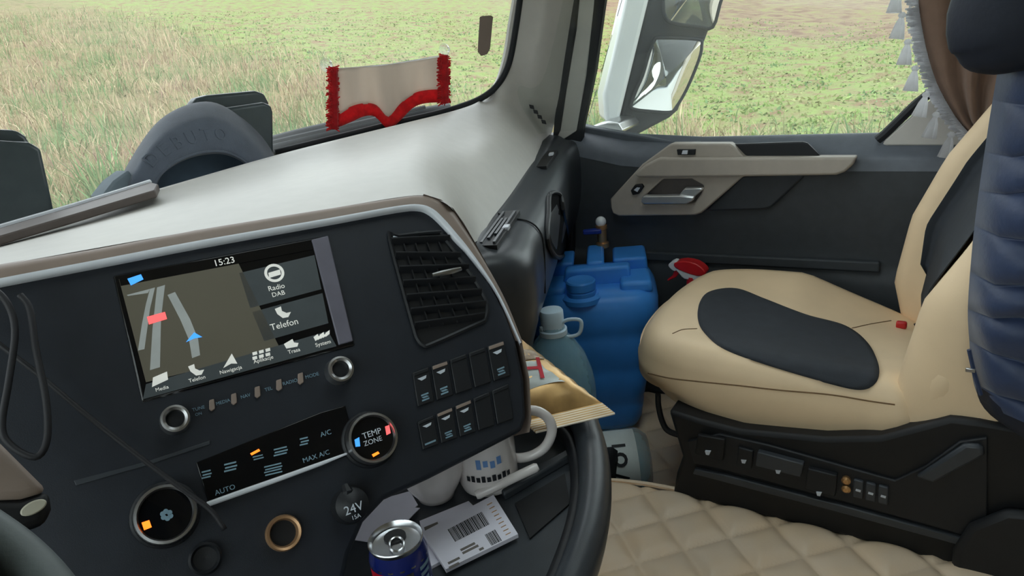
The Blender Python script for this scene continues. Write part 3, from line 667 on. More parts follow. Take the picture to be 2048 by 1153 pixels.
plate('cold_mark', [(702, 884), (711, 879), (713, 897), (704, 898)], OD, OD+.0006, MT['blue'], d2); plate('hot_mark', [(762, 858), (770, 855), (773, 871), (765, 875)], OD, OD+.0006, MT['red'], d2)
plate('dial_lamp', [(736, 913), (748, 907), (751, 911), (739, 918)], OD, OD+.0006, MT['orange'], d2)
ptext('dial_print', 'TEMP', 736, 872, 13, MT['icon'], d2, OD); ptext('dial_print', 'ZONE', 738, 887, 11, MT['icon'], d2, OD)
# 24 V socket with cap and lighter socket
s = psc(698, 1015)*33; g = G(); g.lathe([(s*1.12, 0), (s*1.1, .008), (s, .016), (s*.6, .022), (.0004, .024)], PL(698, 1012), PN, 28, cap=False); cap_ = g.build('socket_cap', MT['black'], con)
g = G(); g.tube([PL(690, 1000, .012), PL(688, 985, .016), PL(686, 974, .012)], [.007, .006, .004], 8); g.build('cap_tab', MT['black'], cap_)
ptext('cap_print', '24V', 697, 1020, 19, MT['icon'], cap_, .0235); ptext('cap_print', '15A', 702, 1036, 9, MT['icon'], cap_, .0225)
MT['copper'] = mat('copper_ring', hexc(190, 150, 112), .35, metal=.6)
s = psc(566, 1067)*36; g = G(); g.lathe([(s*1.0, 0), (s*1.02, .006), (s*.94, .009), (s*.8, .008), (s*.72, .002), (s*.7, .0005)], PL(566, 1067), PN, 32, cap=False); l_ = g.build('lighter_ring', MT['copper'], con); tag(l_, 'copper coloured ring of the lighter socket')
g = G(); g.lathe([(s*.71, .0012), (s*.4, .001), (.0004, .001)], PL(566, 1067), PN, 24, cap=False); g.build('lighter_well', MT['deep'], l_)
s = psc(412, 1115)*34; g = G(); g.lathe([(s, 0), (s, .006), (s*.85, .009), (s*.7, .004), (.0004, .003)], PL(410, 1118), PN, 28, cap=False); g.build('ignition_socket', MT['black'], con)
plate('panel_line', [(148, 962), (290, 925), (420, 882), (420, 890), (290, 933), (152, 972)], 0, .0012, MT['charcoal'], bevel=.0005)

# ------------------------------------------------------------------ storage tray under the console
TZ = .60
tray = thing('storage_tray', H(960, 1080, 2, .25), 'dark open storage tray with a thick rounded rim below the console', 'tray')
tout = [(640, 1110), (760, 980), (900, 905), (1060, 835), (1130, 822), (1172, 856), (1192, 920), (1196, 1000), (1184, 1080), (1158, 1165), (1110, 1270), (1040, 1380), (560, 1420)]
g = G(); g.prism([H(x, y, 2, TZ) for x, y in tout], (0, 0, -.03), (0, 0, 0)); g.build('tray_floor', MT['charcoal'], tray, bevel=.004)
rim = cr([H(x, y, 2, TZ+.022) for x, y in ((1060, 812), (1120, 808), (1162, 838), (1184, 900), (1190, 980), (1180, 1066), (1152, 1155), (1108, 1260), (1040, 1380))], 5)
g = G(); g.tube(rim, .020, 12, sx=1.25); g.build('rim', MT['charcoal'], tray, angle=180)
rim2 = cr([H(x, y, 2, TZ+.012) for x, y in ((1100, 850), (1136, 880), (1152, 930), (1154, 1000), (1140, 1070), (1112, 1150), (1070, 1250))], 5)
g = G(); g.tube(rim2, .009, 8, sx=1.3); g.build('inner_lip', MT['black'], tray, angle=180)
ped = [H(x, y, 2, TZ) for x, y in tout]; cen = sum(ped, Vector())/len(ped)
g = G(); lo = [cen+(p-cen)*.93 for p in ped]; lo2 = [Vector((p.x, p.y, .255)) for p in [cen+(p-cen)*.8 for p in ped]]
n_ = len(lo); g.add([p+Vector((0, 0, -.02)) for p in lo]+lo2, [(i, (i+1) % n_, n_+(i+1) % n_, n_+i) for i in range(n_)]+[tuple(range(n_))[::-1], tuple(range(n_, 2*n_))]); g.build('pedestal', MT['black'], tray, bevel=.01)
g = G(); g.prism([H(x, y, 2, TZ) for x, y in ((1000, 986), (1136, 912), (1142, 926), (1010, 1004))], (0, 0, 0), (0, 0, .012)); g.build('divider', MT['charcoal'], tray, bevel=.003)
g = G(); g.prism([H(x, y, 2, TZ+.001) for x, y in ((1030, 1010), (1130, 950), (1140, 1010), (1060, 1080))], (0, 0, 0), (0, 0, .002)); g.build('tray_mat', MT['deep'], tray)

# ------------------------------------------------------------------ floor mats
def quilt(name, x0, x1, y0, y1, z, st, label, sp=.088, hgt=.014, edge=None):
    nx, ny = int((x1-x0)/st), int((y1-y0)/st); g = G(); vs_ = []
    for j in range(ny+1):
        for i in range(nx+1):
            x = x0+(x1-x0)*i/nx; y = y0+(y1-y0)*j/ny
            if edge: x = x0+(edge(y)-x0)*i/nx
            a = (x+y)/math.sqrt(2)/sp; b = (x-y)/math.sqrt(2)/sp
            f = min(abs(math.sin(math.pi*a)), abs(math.sin(math.pi*b)))
            rim_ = min(1, (nx-i)/3, i/3, (ny-j)/3, j/3)
            vs_.append((x, y, z+hgt*(1-(1-f)**2.2)*(.3+.7*rim_)-(.004 if rim_ == 0 else 0)+.002*math.sin(x*9)*math.sin(y*7)))
    g.add(vs_, [(j*(nx+1)+i, j*(nx+1)+i+1, (j+1)*(nx+1)+i+1, (j+1)*(nx+1)+i) for j in range(ny) for i in range(nx)])
    o = g.build(name, MT['quilt'], angle=180); return tag(o, label, 'floor mat')
g = G(); g.box((.0, .1, .12), (.82, 1.3, .25)); g.box((.73, .45, .045), (.64, 1.6, .09)); g.box((.43, .71, .12), (.24, .20, .25)); tag(g.build('trim_7', MT['deep'], bevel=.02), 'black raised engine tunnel and footwell step under the mats', 'tunnel', kind='structure')
def ed(y): return .402 if y < .42 else .402-.9*(y-.42)**2
tun = quilt('tunnel_mat', -.36, .40, -.55, .585, .25, .0055, 'beige diamond-quilted leather mat on the raised tunnel beside the passenger seat', edge=ed)
g = G(); g.tube([Vector((ed(y), y, .258)) for y in np.linspace(-.54, .58, 40)]+[Vector((x, .585, .258)) for x in np.linspace(.36, -.3, 12)], .005, 6); g.build('piping', MT['quilt'], tun)
quilt('footwell_mat', .42, 1.02, .30, 1.24, .092, .008, 'beige diamond-quilted mat in the footwell in front of the passenger seat')

# ------------------------------------------------------------------ passenger seat
seat = thing('passenger_seat', (.66, .2, .09), 'beige leather passenger seat with black suede panels on a black base', 'seat')
ol = [(.424, .04), (.418, .12), (.416, .22), (.417, .34), (.424, .44), (.455, .515), (.53, .56), (.64, .575), (.76, .57), (.86, .535), (.908, .46), (.925, .34), (.925, .2), (.915, .06), (.80, .02), (.55, .0)]
OL = crc([(x, y, 0) for x, y in ol], 5); cx, cy = .66, .28
def ring(s, z, kind):
    r_ = []
    for p in OL:
        x = cx+(p.x-cx)*s; y = cy+(p.y-cy)*s
        if kind == 'b': zz = z+.9*(y-.25)**2
        else:
            fx = max(0, min(1, (x-.42)/.5)); zz = z - (.42*max(0, .30-y)*fx if kind == 't' else .25*max(0, .3-y)*fx)
            if kind == 't': zz += .03*max(0, y-.3)-.25*max(0, y-.50)
        r_.append(Vector((x, y, zz)))
    return r_
R = [ring(.84, .385, 'b'), ring(.93, .392, 'b'), ring(.985, .425, 'b'), ring(1.0, .462, 'm'), ring(1.0, .492, 'm'), ring(.988, .500, 'm'), ring(.985, .510, 't'), ring(.955, .532, 't'), ring(.90, .546, 't'), ring(.82, .550, 't'), ring(.7, .545, 't'), ring(.55, .538, 't'), ring(.38, .533, 't'), ring(.2, .530, 't'), ring(.0, .529, 't')]
g = G(); g.grid(R, True); cushion = g.build('cushion', MT['beige'], seat, angle=180)
def patch(nm, tree, pts, m, par, off=.003, rings=8, dens=4):
    """a panel sewn onto a surface: concentric rings of points laid on it"""
    P = crc([(x, y, 0) for x, y in pts], dens); c = sum(P, Vector())/len(P); rows = []
    for k in range(rings+2):
        t = 1-max(0, k-1)/rings; rows.append([shoot(tree, c.x+(p.x-c.x)*t, c.y+(p.y-c.y)*t, off*(-.4 if k == 0 else .8 if k == 1 else 1)) for p in P])
    bad = [q for r_ in rows for q in r_ if q is None]
    if bad: return None
    g = G(); g.grid(rows, True); return g.build(nm, m, par, angle=180)
tc_ = bvh(cushion)
patch('suede_panel', tc_, [(1399, 608), (1420, 586), (1472, 580), (1530, 601), (1610, 632), (1690, 655), (1735, 690), (1757, 735), (1752, 766), (1722, 780), (1660, 768), (1540, 733), (1450, 700), (1410, 668), (1396, 640)], MT['insert'], cushion, off=.005, rings=14, dens=8)
def seamline(tree, pts, nm, par, r=.0013, m=None):
    q = [shoot(tree, p.x, p.y, .0) for p in cr([(x, y, 0) for x, y in pts], 6)]; q = [a for a in q if a is not None]
    if len(q) > 2:
        g = G(); g.tube(q, r, 5); return g.build(nm, m or MT['seam'], par)
seamline(tc_, [(1296, 747), (1340, 757), (1400, 764), (1480, 772), (1560, 781), (1660, 790), (1740, 803), (1790, 810)], 'seam', cushion)
seamline(tc_, [(1345, 668), (1365, 660), (1394, 658)], 'seam', cushion); seamline(tc_, [(1704, 657), (1740, 649), (1782, 642)], 'seam', cushion)
# backrest
yf = [(.46, .10), (.54, .118), (.684, .094), (.809, .041), (.908, -.024), (1.0, -.085), (1.12, -.17), (1.22, -.26)]
yn = [(.46, .07), (.54, .072), (.684, .045), (.77, -.004), (.908, -.075), (1.0, -.125), (1.12, -.20), (1.22, -.29)]
def lerpt(t, z):
    for (a, b), (c, d) in zip(t, t[1:]):
        if z <= c: return b+(d-b)*(z-a)/(c-a)
    return t[-1][1]
rows = []; zs = [.46+.76*k/30 for k in range(31)]
def bsec(z):
    f, n_ = lerpt(yf, z), lerpt(yn, z); c = (f+n_)/2-.05; q = (z-.46)/.76
    sh = .035*max(0, q-.55)**1.0*2; top = .10*max(0, q-.9)*5
    return [Vector(p) for p in ((.915-sh, f-.15, z), (.942-sh, f-.09, z), (.935-sh, f-.03, z), (.912-sh, f+.004-top, z), (.885-sh, f-.008-top, z), (.85-sh*.6, c+.012-top, z), (.67, c-top, z), (.52, c+.006-top, z), (.475+sh, n_-.006-top, z), (.44+sh, n_+.002-top, z), (.412+sh, n_-.03, z), (.405+sh, n_-.09, z), (.43+sh, n_-.17, z), (.67, c-.17, z))]
g = G(); g.grid([crc(bsec(z), 4) for z in zs]+[[Vector((.67, -.4, 1.21))]*56], True); backrest = g.build('backrest', MT['beige'], seat, angle=180)
tb = bvh(backrest)
rows = []
for k in range(50):
    z = .50+.68*k/49; S_ = bsec(z); wdt = min(1, .12+k*.16); wid = [.70-.0, .66, .60]
    a = S_[5].lerp(S_[4], .45); b = S_[7].lerp(S_[8], .35); m_ = S_[6]
    tp_ = min(1, .15+k/14); a, b = S_[5].lerp(a, tp_) if k > 6 else S_[6].lerp(S_[5], .55+k*.06), S_[7].lerp(b, tp_)
    q = cr([a, S_[5].lerp(a, .5) if k <= 6 else S_[5], m_, S_[7], b], 4); w0 = max(0, .75-wdt*.75); q = [q[0].lerp(x_, 1) for x_ in q]
    rows.append([x_+Vector((0, .012, 0)) for x_ in q])
g = G(); g.grid(rows); g.build('suede_panel', MT['insert'], backrest, angle=180)
# bunched cover at the joint
g = G(); g.ball((0, 0, 0), 1, 40, 26)
for i, v in enumerate(g.v):
    d = 1+.07*math.sin(v.y*5+v.z*3.5+.6)+.035*math.sin(v.z*7-v.y*4)
    g.v[i] = Vector((.455+v.x*.048*d, .008+v.y*.062*d, .545+v.z*.10*d))
g.build('cover_fold', MT['beige'], seat, angle=180)
g = G(); g.box(H(1803, 650, 0, .79), (.012, .02, .016)); bk = g.build('buckle', mat('red_buckle', hexc(190, 40, 40), .4), seat, bevel=.004)
# black base with controls
XB = .392
bs = [(1336, 822), (1400, 842), (1480, 862), (1650, 878), (1760, 876), (1850, 852), (1900, 838), (1960, 845), (2060, 862), (2240, 980), (2240, 1240), (2000, 1158), (1700, 1078), (1345, 990), (1352, 950), (1364, 915)]
g = G(); g.prism([H(a, b, 0, XB) for a, b in bs], (0, 0, 0), (.46, 0, 0)); base = g.build('seat_base', MT['deep'], seat, bevel=.008, seg=3)
def bplate(nm, pts, d, m, par=base, bevel=.002, x=XB):
    g = G(); g.prism([H(a, b, 0, x) for a, b in pts], (.001, 0, 0), (-d, 0, 0)); return g.build(nm, m, par, bevel=bevel)
bplate('control_panel', [(1376, 880), (1440, 866), (1540, 888), (1690, 930), (1790, 958), (1850, 930), (1920, 880), (1975, 872), (1975, 1060), (1945, 1072), (1700, 1004), (1450, 938), (1390, 925)], .006, MT['black'])
bplate('edge_ridge', [(1392, 934), (1450, 946), (1700, 1010), (1948, 1078), (1945, 1092), (1700, 1026), (1450, 960), (1388, 944)], .009, MT['brown'] if False else MT['charcoal'])
XC = XB-.006
c1 = bplate('lever_pad', [(1398, 866), (1452, 876), (1448, 918), (1392, 904)], .008, MT['deep'], x=XC)
c2 = bplate('height_switch', [(1478, 892), (1508, 900), (1505, 936), (1474, 928)], .006, MT['black'], x=XC)
c3 = bplate('recline_bar', [(1518, 898), (1610, 922), (1604, 948), (1514, 926)], .012, MT['charcoal'], x=XC)
c4 = bplate('length_bar', [(1618, 932), (1676, 946), (1672, 988), (1612, 974)], .010, MT['black'], x=XC)
for a, b in ((1420, 900), (1490, 920), (1560, 937), (1641, 981)): bplate('control_mark', [(a-6, b-4), (a+5, b-3), (a+2, b+4), (a-4, b+3)], .0125 if a != 1490 else .007, MT['icon'], base, 0, x=XC)
MT['brass'] = mat('brass', hexc(205, 160, 110), .3, metal=.8)
for b in (959, 976):
    g = G(); g.lathe([(.007, 0), (.0075, .006), (.004, .009), (.0004, .009)], H(1693, b, 0, XC), (-1, 0, 0), 14, cap=False); g.build('air_connector', MT['brass'], base)
for k, (a, b) in enumerate(((1718, 976), (1743, 982), (1768, 988))):
    q = bplate('seat_switch', [(a-10, b-20), (a+10, b-15), (a+8, b+20), (a-12, b+15)], .006, MT['charcoal'], x=XC)
    bplate('switch_mark', [(a-5, b-2), (a+5, b+1), (a+4, b+5), (a-6, b+2)], .0068, MT['icon'], q, 0, x=XC)
g = G(); g.prism([H(a, b, 0, XB-.003) for a, b in ((1832, 948), (1930, 882), (1965, 885), (1970, 905), (1868, 960))], (0, 0, 0), (-.012, 0, 0)); g.build('side_handle', MT['charcoal'], base, bevel=.005)
g = G(); g.tube(cr([H(a, b, 0, .44) for a, b in ((1316, 790), (1317, 812), (1324, 842), (1336, 862), (1362, 872))], 4), .006, 8); g.build('adjuster_bar', MT['deep'], seat)
g = G(); g.prism([H(a, b, 0, .39) for a, b in ((1902, 1160), (1906, 1090), (1938, 1040), (2010, 1010), (2120, 1020), (2120, 1240), (1990, 1240))], (0, 0, 0), (-.02, 0, 0)); g.build('belt_cover', MT['black'], seat, bevel=.01)

# ------------------------------------------------------------------ navy jacket over the near side of the backrest
MT['navy'] = mat('navy_quilted_nylon', hexc(44, 58, 88), .5, bump=.25, bscale=120, var=.1, sheen=.2)
MT['lining'] = mat('black_jacket_lining', hexc(26, 32, 46), .7, bump=.2, bscale=150)
jk = thing('jacket', H(1990, 812, 0, .36), 'navy blue quilted puffer jacket hanging over the near side of the passenger backrest', 'jacket')
jl = [H(a, b, 0, .365) for a, b in ((1962, 800), (1946, 752), (1938, 690), (1936, 620), (1944, 500), (1958, 380), (1974, 270), (1990, 175), (2004, 90), (2018, 0), (2040, -120), (2070, -240))]
JL = cr(jl, 8)
nrow = 9.6; z0, z1 = JL[0].z, JL[-1].z
def jrow(p, mul=1.0):
    t = (p.z-z0-.03)/(.056); b = (abs(math.sin(math.pi*t)))**.45*.030
    r_ = []
    for k in range(15):
        s = k/14; y = p.y-.40*s; edge_ = min(1, s/.12, (1-s)/.12); edge_ = math.sqrt(max(0, edge_))
        r_.append(Vector((.372-.045*edge_*mul-b*edge_*(.8+.3*math.sin(y*40+p.z*13)), y, p.z+.006*math.sin(y*30+t*2)+.004*math.sin(y*70))))
    for k in range(14, 0, -1):
        s = k/14; r_.append(Vector((.396, p.y-.40*s, p.z)))
    return r_
fine = []
for a, b in zip(JL, JL[1:]):
    for k in range(6): fine.append(a.lerp(b, k/6))
g = G(); g.grid([jrow(p) for p in fine], True); g.build('quilted_body', MT['navy'], jk, angle=180)
def hem(p, q): return [Vector((.374-.046*math.sqrt(max(0, min(1, s/.1, (1-s)/.1)))*q, p.y-.40*s*(.3+.7*q)-.02*(1-q), p.z)) for s in [k/14 for k in range(15)]]+[Vector((.393, p.y-.40*s*(.3+.7*q)-.02*(1-q), p.z)) for s in [k/14 for k in range(14, 0, -1)]]
h0 = JL[5]; hm = []
for k in range(9):
    q = 1-k/8; P = Vector((h0.x, h0.y-.012*(k/8)-.05*(k/8)**3, h0.z-.075*(1-(1-k/8)**1.0)+.0)); hm.append([v+Vector((-.006, 0, 0)) for v in hem(P, .35+.65*math.sqrt(max(0, 1-(k/8)**2.2)))])
g = G(); g.grid(hm, True); g.build('hem', MT['lining'], jk, angle=180)
g = G(); c_ = H(2046, 8, 0, .335); g.tube(cr([c_+Vector((.01, -.16, .30)), c_+Vector((0, -.10, .19)), c_+Vector((0, -.04, .09)), c_, c_+Vector((0, -.002, -.04)), c_+Vector((0, -.006, -.066)), c_+Vector((0, -.008, -.075))], 5), [.056+.003*math.sin(k*2.2) if k < 4 else [.060, .064, .067, .069, .070, .071, .072, .073, .073, .074, .074, .074, .074, .073, .072, .070, .068, .065, .062, .058, .053, .046, .038, .030, .020, .010, .002][k-4] for k in range(31)], 24, sx=.75, upv=(1, 0, 0))
g.build('sleeve', MT['lining'], jk, angle=180)
g = G(); g.tube([H(a, b, 0, .352) for a, b in ((1938, 700), (1948, 745), (1962, 790))], .003, 6); g.build('zip_edge', MT['navy'], jk)
g = G(); g.box(H(1941, 741, 0, .35), (.004, .012, .006)); g.build('zip_pull', MT['satin'], jk, bevel=.001)

# ------------------------------------------------------------------ curtain with white tassels
MT['curtain'] = mat('brown_curtain_cloth', hexc(138, 112, 96), .85, bump=.2, bscale=400, sheen=.3)
MT['fringe'] = mat('white_fringe', hexc(238, 238, 240), .8, bump=.3, bscale=300)
translucent(MT['fringe'], .88); translucent(MT['curtain'], .25)
cur = thing('curtain', H(1940, 270, 0, 1.0), 'brown side window curtain edged with white tassels behind the passenger seat', 'curtain')
ce = [(1800, -560), (1818, -300), (1828, -120), (1834, 0), (1842, 60), (1854, 115), (1870, 165), (1890, 205), (1912, 240), (1938, 270), (1962, 292)]
E_ = cr([(a, b, 0) for a, b in ce], 5); rows = []
for p in E_:
    a = H(p.x, p.y, 0, 1.0); r_ = []
    for k in range(21):
        s = k/20; y = a.y-.34*s*max(.25, min(1, (a.z-.78)/.3)); r_.append(Vector((1.0+.022*math.sin(s*26+a.z*2)*min(1, s*5)+.01*math.sin(a.z*9+s*6), y, a.z)))
    rows.append(r_)
g = G(); g.grid(rows); g.build('cloth', MT['curtain'], cur, angle=180, thick=.004)
g = G()
vis = [p for p in E_ if p.y > -300]
for i in range(len(vis)-1):
    for k in range(8):
        p = vis[i].lerp(vis[i+1], k/8); a = H(p.x+2, p.y, 0, .992); q = H(p.x-random.uniform(16, 26), p.y+random.uniform(-4, 6), 0, .99); g.tube([a, (a+q)/2+Vector((-.004, 0, 0)), q], .0022, 5)
fr_ = g.build('fringe_braid', MT['fringe'], cur); fr_['kind'] = 'stuff'
for (tx, ty), (bx, by) in (((1797, -30), (1788, 26)), ((1806, 24), (1793, 78)), ((1817, 78), (1808, 130)), ((1832, 131), (1821, 182)), ((1854, 184), (1838, 233)), ((1874, 224), (1858, 276)), ((1904, 264), (1890, 315)), ((1795, -90), (1786, -38)), ((1790, -150), (1781, -98))):
    a, b = H(tx, ty, 0, .985), H(bx, by, 0, .98); ax = (b-a); L_ = ax.length
    g = G(); g.lathe([(.003, 0), (.0062, L_*.06), (.0075, L_*.14), (.0045, L_*.22), (.009, L_*.45), (.0125, L_*.8), (.0145, L_), (.004, L_*.99)], a, ax, 18, mod=lambda w_, h: 1+.10*math.sin(w_*7), cap=False); g.build('tassel', MT['fringe'], cur)

# ------------------------------------------------------------------ rear-view mirror outside the door window
mir = thing('rear_view_mirror', H(1240, 262, 0, 1.3), 'white and black door mirror with two mirror glasses outside the passenger window', 'mirror')
MN = Vector((-.82, -.57, 0)).normalized(); MP = H(1335, 140, 0, 1.38)
def MQ(a, b, o=0): return HP(a, b, MP, MN)+MN*o
hs = [(1290, -160), (1297, 0), (1268, 120), (1238, 244), (1250, 268), (1272, 272), (1340, 236), (1357, 221), (1385, 150), (1420, 56), (1444, -10), (1480, -160)]
g = G(); g.prism([MQ(a, b) for a, b in hs], -MN*.09, MN*.0); g.build('housing', MT['rubber'], mir, bevel=.01, seg=3)
g = G(); g.prism([MQ(a, b) for a, b in ((1285, -160), (1312, -160), (1297, 0), (1270, 110), (1237, 244), (1209, 244), (1205, 189), (1224, 112), (1250, 0))], -MN*.10, MN*.012); g.build('white_cover', MT['white'], mir, bevel=.014, seg=3)
g = G(); g.prism([H(a, b, 0, 1.2) for a, b in ((1182, 253), (1215, 243), (1236, 246), (1246, 262), (1240, 268))], (0, 0, 0), (.14, 0, 0)); g.build('mirror_foot', MT['satin'], mir, bevel=.005)
MT['mirror'] = mat('mirror_silver', (.9, .92, .93), .02, metal=1, var=.01)
def mglass(nm, pts, b_):
    P = crc([(x, y, 0) for x, y in pts], 3); c = sum(P, Vector())/len(P); rows = []
    for k in range(9):
        t = 1-k/8*.98; rows.append([MQ(c.x+(p.x-c.x)*t, c.y+(p.y-c.y)*t, .006+b_*(1-t*t)) for p in P])
    g = G(); g.grid(rows, True); g.build(nm, MT['mirror'], mir, angle=180)
    g = G(); g.tube(crc([MQ(x, y, .004) for x, y in pts], 3), .006, 6, closed=True); g.build('mirror_bezel', MT['rubber'], mir, angle=180)
mglass('mirror_glass', [(1309, 80), (1322, 76), (1394, 79), (1402, 90), (1396, 120), (1372, 178), (1350, 215), (1338, 224), (1300, 222), (1268, 218), (1262, 209), (1272, 180), (1285, 150), (1298, 105)], .022)
mglass('mirror_glass', [(1322, -150), (1326, 0), (1328, 28), (1342, 45), (1395, 53), (1424, 54), (1438, 10), (1452, -40), (1474, -150)], .010)

# ------------------------------------------------------------------ blue canister
CF = Vector((math.sin(math.radians(65)), math.cos(math.radians(65)), 0)); CR = Vector((CF.y, -CF.x, 0)); CB = Vector((.858, .862, .108)); UZ = Vector((0, 0, 1))
MT['canblue'] = mat('blue_polyethylene', hexc(66, 146, 232), .38, bump=.1, bscale=40, var=.08, scale=8, spec=.4)
can_ = thing('water_canister', CB, 'large blue plastic water canister with tap standing between dashboard and passenger seat', 'canister')
def CP(r_, f, z): return CB+CR*(r_*1.1+.045*z/.4)+CF*f*1.08+UZ*z*1.03
def sq(hr, hf, z, p=5, n=44, dx=0, dy=0):
    o = []
    for k in range(n):
        w_ = 2*math.pi*k/n; c, s = math.cos(w_), math.sin(w_)
        o.append(CP(dx+hr*math.copysign(abs(c)**(2/p), c), dy+hf*math.copysign(abs(s)**(2/p), s), z))
    return o
lv = [(.10, .10, 0), (.122, .118, .004), (.128, .124, .02), (.130, .126, .06), (.127, .123, .075), (.132, .128, .09), (.137, .132, .16), (.134, .129, .175), (.139, .133, .19), (.144, .136, .26), (.141, .133, .272), (.146, .137, .285), (.150, .139, .315), (.148, .137, .345), (.136, .128, .366), (.118, .112, .378), (.06, .06, .382), (.01, .01, .382)]
g = G(); g.grid([sq(a, b, z) for a, b, z in lv], True); g.build('body', MT['canblue'], can_, angle=60)
def cbox(nm, r0, r1, f0, f1, z0_, z1_, bev=.008):
    g = G(); q = [CP(a, b, z0_) for a, b in ((r0, f0), (r1, f0), (r1, f1), (r0, f1))]+[CP(a*.94, b*.97 if b < 0 else b*.96, z1_) for a, b in ((r0, f0), (r1, f0), (r1, f1), (r0, f1))]
    g.add(q, [(3, 2, 1, 0), (4, 5, 6, 7)]+[(i, (i+1) % 4, 4+(i+1) % 4, 4+i) for i in range(4)]); return g.build(nm, MT['canblue'], can_, bevel=bev, seg=3)
cbox('shoulder', -.125, -.055, .02, .125, .37, .418); cbox('shoulder', .045, .13, .02, .125, .37, .418); cbox('shoulder', .06, .135, -.10, .0, .368, .398, .01); cbox('shoulder', -.13, -.07, -.10, -.0, .368, .394, .01)
cbox('handle_stem', -.022, .022, -.03, .115, .376, .432); cbox('handle_bar', -.075, .085, -.055, -.018, .376, .424)
g = G(); cc = CP(-.028, -.098, .362); g.lathe([(.052, 0), (.052, .012), (.042, .018)], cc, UZ, 28, cap=False); g.lathe([(.034, .010), (.037, .014), (.037, .026), (.034, .028), (.034, .030), (.037, .032), (.037, .05), (.034, .054), (.026, .052), (.0005, .052)], cc, UZ, 32, cap=False, mod=lambda w_, h: 1+.012*math.sin(w_*24)); g.build('screw_cap', MT['canblue'], can_)
tp = thing('tap', CP(.005, .10, .425), 'small metal tap with blue lever on top of the blue canister', 'tap')
tp.parent = can_; tp.matrix_parent_inverse = Matrix.Translation(-CB); del tp['category']
b_ = CP(.018, .105, .425)
g = G(); g.lathe([(.018, 0), (.018, .012), (.012, .016), (.014, .05), (.016, .052), (.016, .062)], b_, UZ, 18); g.build('tap_body', MT['brass'], tp)
g = G(); g.ball(b_+UZ*.072, .015, 14, 10); g.build('tap_knob', MT['white'], tp)
g = G(); g.prism([b_+UZ*.05+CR*a+CF*c for a, c in ((-.05, -.02), (.0, -.024), (.0, .004), (-.05, -.004))], UZ*-.006, UZ*.006); g.build('tap_lever', mat('navy_lever', hexc(30, 52, 140), .4), tp, bevel=.003)

# ------------------------------------------------------------------ water bottles
def pet(nm, col, al=.55):
    m = bpy.data.materials.new(nm); m.use_nodes = True; N = m.node_tree.nodes; L = m.node_tree.links; b = N['Principled BSDF']
    b.inputs['Roughness'].default_value = .12; b.inputs['Specular IOR Level'].default_value = .6
    nz = N.new('ShaderNodeTexNoise'); nz.inputs['Scale'].default_value = 14; r_ = N.new('ShaderNodeValToRGB'); L.new(nz.outputs[0], r_.inputs[0])
    r_.color_ramp.elements[0].color = (*[c*.8 for c in col], 1); r_.color_ramp.elements[1].color = (*col, 1); L.new(r_.outputs[0], b.inputs['Base Color'])
    b.inputs['Alpha'].default_value = al; return m
MT['pet'] = pet('blue_tinted_pet', hexc(165, 212, 228), .42); MT['capw'] = mat('pale_blue_cap', hexc(196, 218, 232), .4, var=.02)
bt = thing('water_bottle', (.60, .80, .10), 'clear bluish five-litre water bottle with white cap and carry handle before the blue canister', 'bottle')
ca = AT(1104, 640, 1.47); bz = ca.z-.25; bo = Vector((ca.x, ca.y, .25)); bt.location = bo
g = G(); g.lathe([(.05, 0), (.074, .004), (.076, .02), (.076, .07), (.073, .075), (.076, .08), (.076, .13), (.073, .135), (.076, .14), (.076, bz-.15), (.072, bz-.12), (.06, bz-.08), (.04, bz-.045), (.026, bz-.03), (.024, bz-.012)], bo, UZ, 36, cap=False); g.build('body', MT['pet'], bt, angle=60)
g = G(); g.lathe([(.029, bz-.03), (.029, bz-.02), (.024, bz-.018), (.0245, bz+.018), (.022, bz+.022), (.0005, bz+.022)], bo, UZ, 24, cap=False, mod=lambda w_, h: 1+.015*math.sin(w_*20)); g.build('bottle_cap', MT['capw'], bt)
hn = -ray(1104, 640); hn.z = 0; hn.normalize(); hp = bo+UZ*bz
g = G(); g.tube(crc([HP(a, b, hp+hn*.01, hn) for a, b in ((1082, 655), (1092, 666), (1112, 672), (1138, 674), (1158, 668), (1163, 650), (1158, 640), (1136, 640), (1122, 648), (1118, 660), (1095, 660))], 3), .004, 8, closed=True); g.build('carry_handle', MT['capw'], bt, angle=180)
b2 = thing('water_bottle', H(1245, 950, 2, .10), 'clear blue water bottle with printed white label lying on the footwell mat behind the tray', 'bottle')
o2 = H(1300, 918, 2, .178); ax = H(1130, 936, 2, .178)-o2; ax.z = 0; ax.normalize()
g = G(); g.lathe([(.03, 0), (.058, .004), (.072, .02), (.075, .03), (.075, .125), (.071, .13), (.075, .135), (.075, .17), (.07, .21), (.045, .25), (.022, .275), (.018, .29)], o2, ax, 36, ref=(0, 0, 1)); g.build('body', MT['pet'], b2, angle=60)
up = (UZ-ax*UZ.dot(ax)).normalized(); sd = ax.cross(up)
def onb(h, w_, r_=.0765): return o2+ax*h+(up*math.cos(w_)+sd*math.sin(w_))*r_
tocam = (CAM-o2); w0 = math.atan2(tocam.dot(sd), tocam.dot(up))
MT['label'] = mat('white_label', hexc(218, 226, 224), .5, var=.03)
g = G(); g.grid([[onb(h, w0+w_) for w_ in np.linspace(-1.15, 1.2, 20)] for h in (.034, .055, .08, .10, .12)]); lb = g.build('label', MT['label'], b2, angle=180)
MT['ink'] = mat('black_ink', hexc(24, 28, 34), .6)
sg = 1 if (up*math.cos(w0-.4)+sd*math.sin(w0-.4)).z > (up*math.cos(w0+.4)+sd*math.sin(w0+.4)).z else -1
